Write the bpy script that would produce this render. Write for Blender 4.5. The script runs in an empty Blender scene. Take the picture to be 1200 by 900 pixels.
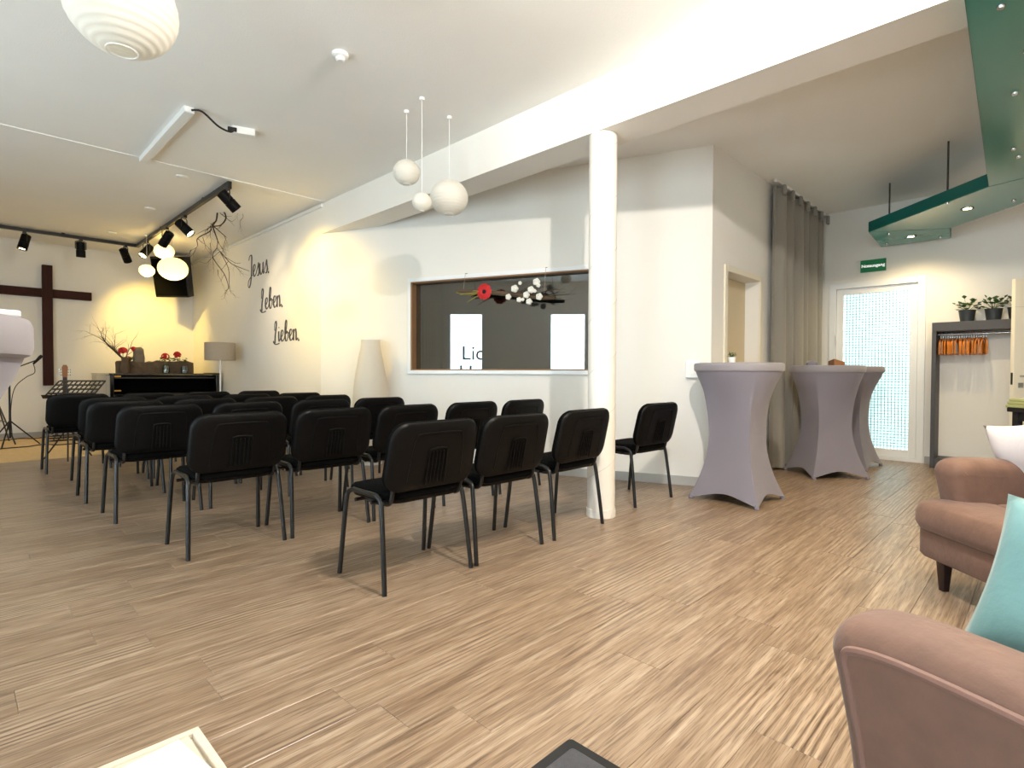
import bpy, math, random
from mathutils import Vector, Matrix, Quaternion
random.seed(7)
R = math.radians
scene = bpy.context.scene
col = scene.collection
# ------------------------------------------------------------------ camera
cam_d = bpy.data.cameras.new('camera'); cam_d.sensor_width = 36.0; cam_d.lens = 36*643/1200
cam_d.clip_start = 0.02
cam = bpy.data.objects.new('camera', cam_d); col.objects.link(cam)
cam.matrix_world = Matrix.Translation((0, 0, 1.04)) @ (Matrix.Rotation(R(-45.6), 4, 'Z') @
    Matrix.Rotation(R(90-1.07), 4, 'X') @ Matrix.Rotation(R(0.22), 4, 'Z'))
scene.camera = cam
# ------------------------------------------------------------------ world, exposure
w = bpy.data.worlds.new('world'); scene.world = w; w.use_nodes = True
w.node_tree.nodes['Background'].inputs[0].default_value = (0.75, 0.88, 1, 1)
w.node_tree.nodes['Background'].inputs[1].default_value = 1.0
vs = scene.view_settings
vs.view_transform = 'Standard'; vs.look = 'None'; vs.gamma = 1; vs.use_curve_mapping = False
vs.exposure = 0.6
WINDOW_GLOW = 8.0      # daylight behind the street windows
EXIT_GLOW = 0.62
LAMP_W = 195.0          # ceiling lamp over the seating area (watts)
SPOT_W = 100.0
CANOPY_W = 40.0

# ------------------------------------------------------------------ helpers
def lin(c):
    return tuple(((v/255)/12.92 if v/255 <= .04045 else ((v/255+.055)/1.055)**2.4) for v in c) + (1,)

MATS = {}
def mat(name, rgb, rough=.6, metal=0, spec=.5, var=0, vscale=6, bump=0, bscale=120, emit=None, estr=0,
        trans=0, sheen=0, stretch=(1, 1, 1), coat=0):
    m = bpy.data.materials.new(name); m.use_nodes = True
    nt = m.node_tree; b = nt.nodes['Principled BSDF']
    c = lin(rgb)
    b.inputs['Base Color'].default_value = c
    b.inputs['Roughness'].default_value = rough
    b.inputs['Metallic'].default_value = metal
    b.inputs['Specular IOR Level'].default_value = spec
    if sheen: b.inputs['Sheen Weight'].default_value = sheen
    if coat: b.inputs['Coat Weight'].default_value = coat; b.inputs['Coat Roughness'].default_value = .08
    if trans: b.inputs['Transmission Weight'].default_value = trans
    if emit:
        b.inputs['Emission Color'].default_value = lin(emit); b.inputs['Emission Strength'].default_value = estr
    if var or bump:
        tc = nt.nodes.new('ShaderNodeTexCoord'); mp = nt.nodes.new('ShaderNodeMapping')
        mp.inputs['Scale'].default_value = stretch
        nt.links.new(tc.outputs['Object'], mp.inputs['Vector'])
    if var:
        n = nt.nodes.new('ShaderNodeTexNoise'); n.inputs['Scale'].default_value = vscale; n.inputs['Detail'].default_value = 5
        nt.links.new(mp.outputs[0], n.inputs['Vector'])
        mx = nt.nodes.new('ShaderNodeMix'); mx.data_type = 'RGBA'
        mx.inputs[6].default_value = tuple(max(0, v*(1-var)) for v in c[:3])+(1,)
        mx.inputs[7].default_value = tuple(min(1, v*(1+var)) for v in c[:3])+(1,)
        nt.links.new(n.outputs['Fac'], mx.inputs[0]); nt.links.new(mx.outputs[2], b.inputs['Base Color'])
    if bump:
        n2 = nt.nodes.new('ShaderNodeTexNoise'); n2.inputs['Scale'].default_value = bscale; n2.inputs['Detail'].default_value = 4
        nt.links.new(mp.outputs[0], n2.inputs['Vector'])
        bp = nt.nodes.new('ShaderNodeBump'); bp.inputs['Strength'].default_value = bump; bp.inputs['Distance'].default_value = .004
        nt.links.new(n2.outputs['Fac'], bp.inputs['Height']); nt.links.new(bp.outputs[0], b.inputs['Normal'])
    MATS[name] = m
    return m

def paper_mat(name, rgb, tr=.35):
    m = bpy.data.materials.new(name); m.use_nodes = True; nt = m.node_tree
    b = nt.nodes['Principled BSDF']; b.inputs['Base Color'].default_value = lin(rgb); b.inputs['Roughness'].default_value = .8
    t = nt.nodes.new('ShaderNodeBsdfTranslucent'); t.inputs[0].default_value = lin(rgb)
    mx = nt.nodes.new('ShaderNodeMixShader'); mx.inputs[0].default_value = tr
    nt.links.new(b.outputs[0], mx.inputs[1]); nt.links.new(t.outputs[0], mx.inputs[2])
    nt.links.new(mx.outputs[0], nt.nodes['Material Output'].inputs[0]); MATS[name] = m; return m

def glass_mat(name, tint, refl=.14, rough=.0):
    m = bpy.data.materials.new(name); m.use_nodes = True; nt = m.node_tree
    nt.nodes.remove(nt.nodes['Principled BSDF'])
    a = nt.nodes.new('ShaderNodeBsdfTransparent'); a.inputs[0].default_value = lin(tint)
    g = nt.nodes.new('ShaderNodeBsdfGlossy'); g.inputs['Roughness'].default_value = rough
    mx = nt.nodes.new('ShaderNodeMixShader'); mx.inputs[0].default_value = refl
    nt.links.new(a.outputs[0], mx.inputs[1]); nt.links.new(g.outputs[0], mx.inputs[2])
    nt.links.new(mx.outputs[0], nt.nodes['Material Output'].inputs[0]); MATS[name] = m; return m

class MB:
    def __init__(s): s.v = []; s.f = []
    def add(s, vs, fs):
        o = len(s.v); s.v += [tuple(p) for p in vs]; s.f += [tuple(i+o for i in f) for f in fs]; return s
    def box(s, x0, x1, y0, y1, z0, z1, M=None):
        p = [Vector((x, y, z)) for z in (z0, z1) for y in (y0, y1) for x in (x0, x1)]
        if M: p = [M @ q for q in p]
        return s.add(p, [(0, 2, 3, 1), (4, 5, 7, 6), (0, 1, 5, 4), (2, 6, 7, 3), (0, 4, 6, 2), (1, 3, 7, 5)])
    def loft(s, rings, cap0=True, cap1=True):
        n = len(rings[0]); vs = [p for r in rings for p in r]; fs = []
        for k in range(len(rings)-1):
            for i in range(n):
                j = (i+1) % n
                fs.append((k*n+i, k*n+j, (k+1)*n+j, (k+1)*n+i))
        if cap0: fs.append(tuple(range(n-1, -1, -1)))
        if cap1: fs.append(tuple((len(rings)-1)*n+i for i in range(n)))
        return s.add(vs, fs)
    def lathe(s, prof, n=24, c=(0, 0, 0), cap0=True, cap1=True):
        rings = [[(c[0]+r*math.cos(2*math.pi*i/n), c[1]+r*math.sin(2*math.pi*i/n), c[2]+z) for i in range(n)] for r, z in prof]
        return s.loft(rings, cap0, cap1)
    def tube(s, pts, rad, n=8, flat=None):
        pts = [Vector(p) for p in pts]; rings = []; up = None
        for i, p in enumerate(pts):
            d = (pts[min(i+1, len(pts)-1)] - pts[max(i-1, 0)]).normalized()
            if up is None:
                up = Vector((0, 0, 1)) if abs(d.z) < .9 else Vector((1, 0, 0))
            a = d.cross(up).normalized(); b2 = a.cross(d).normalized(); up = b2
            r = rad[i] if isinstance(rad, (list, tuple)) else rad
            rings.append([p + a*r*math.cos(2*math.pi*k/n) + b2*r*math.sin(2*math.pi*k/n) for k in range(n)])
        return s.loft(rings)
    def prism(s, poly, z0, z1):
        return s.loft([[(x, y, z0) for x, y in poly], [(x, y, z1) for x, y in poly]])
    def xform(s, fn):
        s.v = [tuple(fn(Vector(p))) for p in s.v]; return s
    def mesh(s, name, m, smooth=False):
        me = bpy.data.meshes.new(name); me.from_pydata(s.v, [], s.f); me.validate()
        import bmesh
        bm = bmesh.new(); bm.from_mesh(me); bmesh.ops.recalc_face_normals(bm, faces=bm.faces); bm.to_mesh(me); bm.free()
        if smooth:
            me.polygons.foreach_set('use_smooth', [True]*len(me.polygons))
            try: me.set_sharp_from_angle(angle=R(38 if smooth is True else smooth))
            except Exception: pass
        me.materials.append(m); return me
    def build(s, name, m, parent=None, smooth=False, bevel=0, loc=None, rotz=0):
        o = bpy.data.objects.new(name, s.mesh(name, m, smooth)); col.objects.link(o)
        if parent: o.parent = parent
        if loc: o.location = loc
        if rotz: o.rotation_euler.z = rotz
        if bevel:
            b = o.modifiers.new('bevel', 'BEVEL'); b.width = bevel; b.segments = 2; b.limit_method = 'ANGLE'
        return o

def empty(name, loc=(0, 0, 0), rotz=0):
    o = bpy.data.objects.new(name, None); o.empty_display_size = .1; col.objects.link(o)
    o.location = loc; o.rotation_euler.z = rotz; return o
def tag(o, label=None, cat=None, group=None, kind=None):
    if label: o['label'] = label
    if cat: o['category'] = cat
    if group: o['group'] = group
    if kind: o['kind'] = kind
    return o
def thing(name, label, cat, loc=(0, 0, 0), rotz=0, group=None):
    return tag(empty(name, loc, rotz), label, cat, group)
def dup(o, parent=None):
    c = o.copy(); col.objects.link(c); c.parent = parent
    for ch in list(o.children): dup(ch, c)
    return c
def rrect(wd, dp, r, n=6, cx=0, cy=0):
    pts = []
    for sx, sy, a0 in ((1, 1, 0), (-1, 1, 90), (-1, -1, 180), (1, -1, 270)):
        for k in range(n+1):
            a = R(a0+90*k/n)
            pts.append((cx+sx*(wd/2-r)+r*math.cos(a), cy+sy*(dp/2-r)+r*math.sin(a)))
    return pts
def catmull(P, n=6):
    P = [Vector(p) for p in P]; out = []
    for i in range(len(P)-1):
        p0 = P[max(i-1, 0)]; p1 = P[i]; p2 = P[i+1]; p3 = P[min(i+2, len(P)-1)]
        for k in range(n):
            t = k/n
            out.append(.5*((2*p1)+(p2-p0)*t+(2*p0-5*p1+4*p2-p3)*t*t+(3*p1-p0-3*p2+p3)*t**3))
    out.append(P[-1]); return out
def twig(mb, p, d, length, rad, depth, rng, spread=.6, n=5, seg=5):
    pts = [Vector(p)]; d = Vector(d).normalized()
    for k in range(seg):
        d = (d + Vector((rng.uniform(-1, 1), rng.uniform(-1, 1), rng.uniform(-1, 1)))*.18).normalized()
        pts.append(pts[-1]+d*length/seg)
    mb.tube(pts, [rad*(1-.6*i/seg) for i in range(seg+1)], n)
    if depth > 0:
        for k in range(1, seg+1):
            if rng.random() < .8 or k == seg:
                dd = (d + Vector((rng.uniform(-1, 1), rng.uniform(-1, 1), rng.uniform(-1, 1)))*spread).normalized()
                twig(mb, pts[k], dd, length*rng.uniform(.4, .7), rad*.55*(1-.4*k/seg), depth-1, rng, spread, n, seg-1 if seg > 3 else 3)
def text_mesh(body, size, m, name, parent, extrude=.001, bold=0):
    cu = bpy.data.curves.new('t', 'FONT'); cu.body = body; cu.size = size; cu.extrude = extrude; cu.offset = bold
    cu.align_x = 'CENTER'; cu.align_y = 'CENTER'
    t = bpy.data.objects.new('t', cu); col.objects.link(t)
    dg = bpy.context.evaluated_depsgraph_get()
    me = bpy.data.meshes.new_from_object(t.evaluated_get(dg)); bpy.data.objects.remove(t)
    me.materials.clear(); me.materials.append(m); me.name = name
    o = bpy.data.objects.new(name, me); col.objects.link(o); o.parent = parent; return o
def along(o, d):
    """turn an object's local -Z to direction d"""
    o.rotation_mode = 'QUATERNION'; o.rotation_quaternion = Vector(d).to_track_quat('-Z', 'Y'); return o

# ------------------------------------------------------------------ materials
mat('wall', (240, 236, 228), .85, var=.03, vscale=1.5, bump=.25, bscale=90)
mat('ceiling', (247, 245, 240), .9, var=.02, vscale=2, bump=.5, bscale=140)
mat('white', (240, 240, 236), .5)
mat('white_gloss', (242, 243, 243), .3)
mat('warm_white', (238, 230, 210), .5)
mat('skirting', (176, 174, 170), .5)
mat('subfloor', (110, 90, 72), .8)
mat('column', (238, 232, 222), .6, var=.05, vscale=5, bump=.25, bscale=30)
mat('column_seam', (205, 196, 184), .7)
mat('black_plastic', (7, 6, 6), .45, spec=.16)
mat('black_fabric', (6, 6, 6), .9, spec=.06, bump=.4, bscale=500)
mat('black_metal', (16, 15, 15), .32, spec=.5)
mat('black_matte', (12, 12, 13), .6)
mat('cover_grey', (126, 121, 132), .8, sheen=.2, var=.04, vscale=3, bump=.15, bscale=600)
mat('cover_top', (140, 135, 140), .8, sheen=.2)
mat('curtain', (146, 140, 130), .85, sheen=.15, var=.05, vscale=2, bump=.2, bscale=400, stretch=(1, 1, .3))
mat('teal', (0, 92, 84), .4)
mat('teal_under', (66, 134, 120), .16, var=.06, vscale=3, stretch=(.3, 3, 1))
mat('steel', (190, 190, 188), .25, metal=1)
mat('dark_steel', (90, 88, 84), .4, metal=1)
mat('wood_dark', (54, 22, 13), .6, spec=.2, var=.35, vscale=8, stretch=(6, 6, .6))
mat('piano', (9, 9, 10), .12, spec=.6, coat=.5)
mat('brass', (190, 150, 70), .3, metal=1)
mat('bark', (96, 78, 58), .9, var=.4, vscale=14, bump=1, bscale=40)
mat('twig', (62, 48, 38), .85, var=.2, vscale=20)
mat('stone', (120, 108, 92), .9, var=.3, vscale=16, bump=1, bscale=50)
mat('red_petal', (196, 22, 24), .6, var=.25, vscale=30)
mat('green_leaf', (70, 98, 42), .6, var=.3, vscale=20)
mat('dark_leaf', (40, 74, 30), .5, var=.3, vscale=20)
mat('cotton', (238, 234, 224), .9)
mat('olive', (150, 140, 70), .8, var=.2, vscale=20)
mat('linen', (176, 160, 140), .9, var=.05, vscale=30, bump=.3, bscale=300)
mat('jute', (206, 178, 132), .95, var=.22, vscale=18, bump=1, bscale=90)
mat('velour', (104, 75, 61), .75, sheen=.15, var=.3, vscale=16, bump=.5, bscale=45)
mat('piping', (112, 80, 68), .7, sheen=.2)
mat('walnut', (36, 20, 18), .35)
mat('teal_velvet', (92, 134, 136), .7, sheen=.2, var=.2, vscale=6, bump=.3, bscale=50)
mat('white_cotton', (216, 208, 208), .85, var=.03, bump=.3, bscale=40)
mat('rack', (68, 66, 68), .55, var=.1, vscale=10, stretch=(1, 8, 1))
mat('hanger_wood', (206, 122, 40), .45, var=.25, vscale=14)
mat('pot', (46, 50, 54), .5)
mat('soil', (50, 38, 28), .95)
mat('door_beige', (214, 196, 160), .5)
mat('exit_green', (0, 98, 52), .4, emit=(0, 110, 60), estr=.15)
mat('sign_white', (245, 245, 240), .5, emit=(255, 255, 255), estr=.4)
mat('mat_grey', (72, 72, 76), .95, var=.2, vscale=60, bump=1, bscale=300)
mat('mat_black', (18, 18, 19), .8)
mat('whitewash', (226, 216, 198), .75, var=.12, vscale=10, stretch=(1, 8, 1))
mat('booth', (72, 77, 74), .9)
mat('booth_brown', (92, 62, 44), .8, var=.2, vscale=8)
mat('reveal_wood', (150, 112, 76), .6, var=.15, vscale=8)
mat('letter', (74, 72, 76), .6)
mat('green_cloth', (150, 152, 96), .9, sheen=.2, var=.1, vscale=9)
mat('deep_green_cloth', (58, 78, 44), .9, var=.1, vscale=9)
mat('lens_on', (255, 240, 200), .4, emit=(255, 226, 160), estr=30)
mat('added_bulb', (255, 240, 210), .4, emit=(255, 225, 160), estr=6)  # glow for the bulbs added inside the stage lanterns
mat('lens_off', (40, 40, 42), .2)
mat('daylight', (255, 255, 255), .6, emit=(214, 240, 255), estr=WINDOW_GLOW)
mat('exit_pane', (230, 250, 250), .4, emit=(205, 246, 255), estr=EXIT_GLOW)
mat('wire', (165, 204, 206), .5)
mat('facade', (180, 200, 214), .8)
mat('paper_sheet', (206, 208, 212), .7)
mat('cable', (14, 14, 14), .5)
mat('guitar_wood', (150, 96, 50), .35, var=.2, vscale=10)
paper_mat('paper', (240, 236, 226)); paper_mat('paper_warm', (250, 240, 205), .5); paper_mat('paper_lamp', (236, 226, 208), .2)
glass_mat('booth_glass', (205, 212, 210), .17)
glass_mat('jar_glass', (205, 220, 220), .22, .05)

def floor_material():
    m = bpy.data.materials.new('oak_vinyl'); m.use_nodes = True; nt = m.node_tree; N = nt.nodes.new; L = nt.links.new
    b = nt.nodes['Principled BSDF']
    geo = N('ShaderNodeNewGeometry'); oi = N('ShaderNodeObjectInfo')
    ad = N('ShaderNodeMath'); ad.operation = 'ADD'; L(geo.outputs['Random Per Island'], ad.inputs[0]); L(oi.outputs['Random'], ad.inputs[1])
    fr = N('ShaderNodeMath'); fr.operation = 'FRACT'; L(ad.outputs[0], fr.inputs[0])
    off = N('ShaderNodeVectorMath'); off.operation = 'SCALE'; off.inputs[0].default_value = (31, 17, 9); L(fr.outputs[0], off.inputs['Scale'])
    po = N('ShaderNodeVectorMath'); po.operation = 'ADD'; L(geo.outputs['Position'], po.inputs[0]); L(off.outputs[0], po.inputs[1])
    def noise(scale, st, det=4, dist=0):
        mp = N('ShaderNodeMapping'); mp.inputs['Scale'].default_value = st; L(po.outputs[0], mp.inputs[0])
        n = N('ShaderNodeTexNoise'); n.inputs['Scale'].default_value = scale; n.inputs['Detail'].default_value = det
        n.inputs['Distortion'].default_value = dist; L(mp.outputs[0], n.inputs['Vector']); return n.outputs['Fac']
    broad = noise(3.0, (.5, 3.4, 1), 4, .8)
    streak = noise(13, (.22, 4.2, 1), 7, .5)
    fine = noise(80, (.13, 3.2, 1), 4)
    # cathedral figure: rings of a distorted gradient
    mp = N('ShaderNodeMapping'); mp.inputs['Scale'].default_value = (.9, 8.0, 1); L(po.outputs[0], mp.inputs[0])
    wv = N('ShaderNodeTexWave'); wv.wave_type = 'RINGS'; wv.inputs['Scale'].default_value = 1.6; wv.inputs['Distortion'].default_value = 5
    wv.inputs['Detail'].default_value = 3; wv.inputs['Detail Scale'].default_value = 1.2; L(mp.outputs[0], wv.inputs['Vector'])
    def ramp(src, stops):
        r = N('ShaderNodeValToRGB'); e = r.color_ramp.elements
        e[0].position, e[0].color = stops[0][0], lin(stops[0][1]); e[1].position, e[1].color = stops[-1][0], lin(stops[-1][1])
        for p, c in stops[1:-1]:
            q = e.new(p); q.color = lin(c)
        L(src, r.inputs[0]); return r.outputs[0]
    def mix(mode, a, b2, f):
        x = N('ShaderNodeMix'); x.data_type = 'RGBA'; x.blend_type = mode
        if isinstance(f, float): x.inputs[0].default_value = f
        else: L(f, x.inputs[0])
        L(a, x.inputs[6]); L(b2, x.inputs[7]); return x.outputs[2]
    base = ramp(broad, [(.28, (132, 106, 80)), (.5, (154, 128, 101)), (.72, (172, 148, 121))])
    st = ramp(streak, [(.3, (92, 70, 50)), (.5, (152, 126, 99)), (.7, (194, 174, 151))])
    c1 = mix('MIX', base, st, .58)
    wr = ramp(wv.outputs['Fac'], [(.0, (84, 62, 44)), (.22, (140, 114, 88)), (.6, (172, 148, 121)), (1., (190, 168, 142))])
    msk = N('ShaderNodeMapRange'); msk.inputs[1].default_value = .5; msk.inputs[2].default_value = .68; msk.inputs[4].default_value = .75
    L(noise(2.2, (.5, 2.2, 1), 2), msk.inputs[0])
    c2 = mix('MIX', c1, wr, msk.outputs[0])
    fn = ramp(fine, [(.34, (140, 124, 108)), (.52, (255, 255, 255))])
    c3 = mix('MULTIPLY', c2, fn, .6)
    tone = ramp(fr.outputs[0], [(0., (236, 232, 228)), (.5, (246, 242, 236)), (1., (255, 253, 250))])
    c4 = mix('MULTIPLY', c3, tone, .8)
    hs = N('ShaderNodeHueSaturation'); hs.inputs['Saturation'].default_value = .9; hs.inputs['Value'].default_value = .98; L(c4, hs.inputs['Color'])
    L(hs.outputs[0], b.inputs['Base Color'])
    b.inputs['Roughness'].default_value = .33; b.inputs['Specular IOR Level'].default_value = .5
    bp = N('ShaderNodeBump'); bp.inputs['Strength'].default_value = .25; bp.inputs['Distance'].default_value = .002
    L(streak, bp.inputs['Height']); L(bp.outputs[0], b.inputs['Normal'])
    MATS['oak'] = m
floor_material()
M = MATS

# ------------------------------------------------------------------ the room (X runs along the stage wall, Y towards the stage)
CEIL = 3.14; XL = -2.5; XT = 3.232; YS = 11.7; XE = 8.03; YB = -3.0
UA = math.atan2(-.932, .3615); W0 = Vector((3.232, 6.51, 0)); WL = 4.592     # booth wall: start, heading, length
def S(mb, name, m, parent=None, **k):
    o = mb.build(name, m, parent, **k)
    if not parent: o['kind'] = 'structure'
    return o
floor = S(MB().box(XL, XE+.1, YB, YS, -.12, -.006), 'floor', M['subfloor'])
S(MB().box(XL-.15, XE+.15, YB-.15, YS+.15, CEIL, CEIL+.15), 'ceiling', M['ceiling'])
S(MB().box(XL-.15, XT+.2, YS, YS+.15, 0, CEIL), 'wall_stage', M['wall'])
S(MB().box(XT, XT+.12, 6.51, YS, 0, CEIL), 'wall_lettering', M['wall'])
S(MB().box(XL-.15, XE+.15, YB-.15, YB, 0, CEIL), 'wall_rear', M['wall'])
# floor planks
PW, PL = .18, 1.22
planks = []
rng = random.Random(11)
row = 0; y = YB
fw = Vector((.7145, .6997))
while y < YS-.02:
    x = XL - rng.uniform(0, PL)
    while x < XE:
        x0 = max(x, XL); x1 = min(x+PL, XE)
        if x1-x0 > .02:
            cx, cy = (x0+x1)/2, y+PW/2
            z = cx*.7145+cy*.6997; r = cx*.6997-cy*.7145
            vis = z > .9 and abs(r) < .95*z+.5 and cx < 3.3+max(0, .4*(6.5-cy)) and (cx < 4.95 or cy < 2.3)
            planks.append((z if vis else 99+z*z, x0, x1, y, x1-x0 > PL-.001))
        x += PL
    y += PW; row += 1
planks.sort()
def plank_mb(mb, x0, x1, y0, y1):
    c = .0016; g = .0004
    lo = [(x0+g, y0+g), (x1-g, y0+g), (x1-g, y1-g), (x0+g, y1-g)]
    hi = [(x0+g+c, y0+g+c), (x1-g-c, y0+g+c), (x1-g-c, y1-g-c), (x0+g+c, y1-g-c)]
    return mb.loft([[(a, b, -.006) for a, b in lo], [(a, b, -.0012) for a, b in lo], [(a, b, 0) for a, b in hi]], False, True)
full = plank_mb(MB(), -PL/2, PL/2, -PW/2, PW/2).mesh('plank', M['oak'])
rest = MB()
for i, (k, x0, x1, y0, isfull) in enumerate(planks):
    if i < 300:
        if isfull: me = full
        else: me = plank_mb(MB(), -(x1-x0)/2, (x1-x0)/2, -PW/2, PW/2).mesh('plank', M['oak'])
        o = bpy.data.objects.new('plank', me); col.objects.link(o); o.parent = floor
        o.location = ((x0+x1)/2, y0+PW/2, 0)
    else:
        plank_mb(rest, x0, x1, y0, min(y0+PW, YS))
o = rest.build('far_planks', M['oak'], floor); o['kind'] = 'stuff'

# street wall with four tall windows (behind and left of the camera)
WINS = [(5.02, 5.84), (2.66, 3.52), (.1, .96), (-2.0, -1.14)]
wl = MB(); edges = sorted(WINS); yy = YB
for a, b in edges:
    wl.box(XL-.15, XL, yy, a, 0, CEIL); wl.box(XL-.15, XL, a, b, 2.45, CEIL); wl.box(XL-.15, XL, a, b, 0, .12); yy = b
wl.box(XL-.15, XL, yy, YS, 0, CEIL)
S(wl, 'wall_street', M['wall'])
for i, (a, b) in enumerate(WINS):
    wn = tag(empty(f'window_{i+2}', (XL, (a+b)/2, .12)), kind='structure')
    h = 2.33; hw = (b-a)/2
    MB().box(-.08, -.02, -hw, -hw+.045, 0, h).build('window_frame', M['white'], wn)
    MB().box(-.08, -.02, hw-.045, hw, 0, h).build('window_frame', M['white'], wn)
    MB().box(-.08, -.02, -hw+.045, hw-.045, 0, .045).build('window_frame', M['white'], wn)
    MB().box(-.08, -.02, -hw+.045, hw-.045, h-.045, h).build('window_frame', M['white'], wn)
    MB().box(-.058, -.05, -hw+.045, hw-.045, .045, h-.045).build('pane', M['daylight'], wn)
    if i == 0:
        for tx, yy, zz in (('Lic', -.15, 1.38), ('Ho', -.12, .93)):
            t = text_mesh(tx, .46, M['letter'], 'lettering', wn, .002)
            t.location = (-.045, yy, zz)
            t.rotation_euler = (R(90), 0, R(-90))      # reads from the street

# booth wall, built along its own axis: local x along the wall, local y into the wall
bw = (W0.x, W0.y, 0)
wa, wb, wz0, wz1 = 1.345, 3.50, 1.075, 2.085
m_ = MB(); T = .14
m_.box(0, wa, 0, T, 0, CEIL).box(wb, WL, 0, T, 0, CEIL).box(wa, wb, 0, T, 0, wz0).box(wa, wb, 0, T, wz1, CEIL)
S(m_, 'wall_booth', M['wall'], loc=bw, rotz=UA)
win = tag(empty('window_1', bw, UA), kind='structure')
fo = .04
for nm, bx in (('window_frame', (wa-fo, wb+fo, -.035, .0, wz1, wz1+fo)), ('window_frame', (wa-fo, wb+fo, -.035, .0, wz0-fo, wz0)),
               ('window_frame', (wa-fo, wa, -.035, .0, wz0, wz1)), ('window_frame', (wb, wb+fo, -.035, .0, wz0, wz1))):
    MB().box(*bx).build(nm, M['white_gloss'], win, bevel=.003)
for bx in ((wa, wa+.018, -.03, T, wz0, wz1), (wb-.018, wb, -.03, T, wz0, wz1), (wa+.018, wb-.018, -.03, T, wz0, wz0+.014), (wa+.018, wb-.018, -.03, T, wz1-.014, wz1)):
    MB().box(*bx).build('window_reveal', M['reveal_wood'], win)
MB().box(wa+.018, wb-.018, .058, .064, wz0+.014, wz1-.014).build('pane', M['booth_glass'], win)
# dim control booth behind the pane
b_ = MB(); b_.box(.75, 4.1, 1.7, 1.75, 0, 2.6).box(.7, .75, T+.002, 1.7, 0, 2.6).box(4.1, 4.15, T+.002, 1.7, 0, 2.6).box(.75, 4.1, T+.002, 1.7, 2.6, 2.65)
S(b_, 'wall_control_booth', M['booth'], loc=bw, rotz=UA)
# booth curtain and two small frames on the booth's wall
cb = MB()
pts = [(0.80+.30*k/30, .9+.03*math.sin(k*1.3)) for k in range(31)]
cb.loft([[(x, y, .2) for x, y in pts]+[(x, y+.01, .2) for x, y in pts[::-1]], [(x, y, 2.0) for x, y in pts]+[(x, y+.01, 2.0) for x, y in pts[::-1]]])
tag(cb.build('booth_curtain', M['booth_brown'], loc=bw, rotz=UA), 'brown curtain hanging in the dark room behind the inner window', 'curtain')

# niche wall with the small door
NY = 2.226; dx0, dx1, dz = 5.205, 6.03, 2.03
S(MB().box(4.89, dx0, NY, NY+.2, 0, CEIL).box(dx1, XE, NY, NY+.2, 0, CEIL).box(dx0, dx1, NY, NY+.2, dz, CEIL), 'wall_niche', M['wall'])
d2 = tag(empty('door_2', (dx0, NY, 0)), kind='structure'); dw = dx1-dx0
MB().box(-.06, 0, -.018, 0, 0, dz+.06).build('door_frame', M['warm_white'], d2, bevel=.004)
MB().box(dw, dw+.06, -.018, 0, 0, dz+.06).build('door_frame', M['warm_white'], d2, bevel=.004)
MB().box(0, dw, -.018, 0, dz, dz+.06).build('door_frame', M['warm_white'], d2, bevel=.004)
lf = MB().box(.004, dw-.004, .145, .185, .01, dz-.006).build('door_leaf', M['door_beige'], d2)
MB().box(.10, .13, .125, .145, 1.0, 1.09).tube([(.115, .135, 1.05), (.115, .10, 1.05), (.22, .10, 1.05)], .009).build('door_handle', M['steel'], lf, smooth=True)

# exit wall with the wired glass door
ey0, ey1, ez = 1.05, 2.064, 2.22
oy0, oy1 = -1.2, -.36
S(MB().box(XE, XE+.15, YB, oy0, 0, CEIL).box(XE, XE+.15, oy0, oy1, 2.03, CEIL).box(XE, XE+.15, oy1, ey0, 0, CEIL)
  .box(XE, XE+.15, ey1, NY+.2, 0, CEIL).box(XE, XE+.15, ey0, ey1, ez, CEIL), 'wall_exit', M['wall'])
S(MB().box(XE+.16, XE+1.2, oy0-.4, oy1+.4, -.05, 0).box(XE+1.2, XE+1.25, oy0-.4, oy1+.4, 0, 2.4), 'wall_passage', M['wall'])
d1 = tag(empty('door_1', (XE, (ey0+ey1)/2, 0)), kind='structure'); hw = (ey1-ey0)/2
def ring(y0, y1, z0, z1, t, x0, x1, name, m, par, tb=None):
    tb = tb or t
    MB().box(x0, x1, y0, y0+t, z0, z1).build(name, m, par, bevel=.003); MB().box(x0, x1, y1-t, y1, z0, z1).build(name, m, par, bevel=.003)
    MB().box(x0, x1, y0+t, y1-t, z1-t, z1).build(name, m, par, bevel=.003); MB().box(x0, x1, y0+t, y1-t, z0, z0+tb).build(name, m, par, bevel=.003)
ring(-hw, hw, 0, ez, .075, -.015, .1, 'door_frame', M['white_gloss'], d1, .04)
ring(-hw+.079, hw-.079, .045, ez-.079, .075, .015, .07, 'door_leaf', M['white_gloss'], d1, .09)
py0, py1, pz0, pz1 = -hw+.154, hw-.154, .135, ez-.154
pane = MB().box(.04, .046, py0, py1, pz0, pz1).build('pane', M['exit_pane'], d1)
wg = MB(); n = 20
for k in range(1, n): yy = py0+(py1-py0)*k/n; wg.box(.036, .039, yy-.003, yy+.003, pz0, pz1)
nz = int((pz1-pz0)/((py1-py0)/n))
for k in range(1, nz): zz = pz0+(pz1-pz0)*k/nz; wg.box(.036, .039, py0, py1, zz-.003, zz+.003)
o = wg.build('wire_grid', M['wire'], d1); o['kind'] = 'stuff'
for zz in (.3, 1.45): MB().lathe([(.012, 0), (.012, .1)], 10, (-.02, hw-.085, zz)).build('hinge', M['white'], d1, smooth=True)

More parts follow.
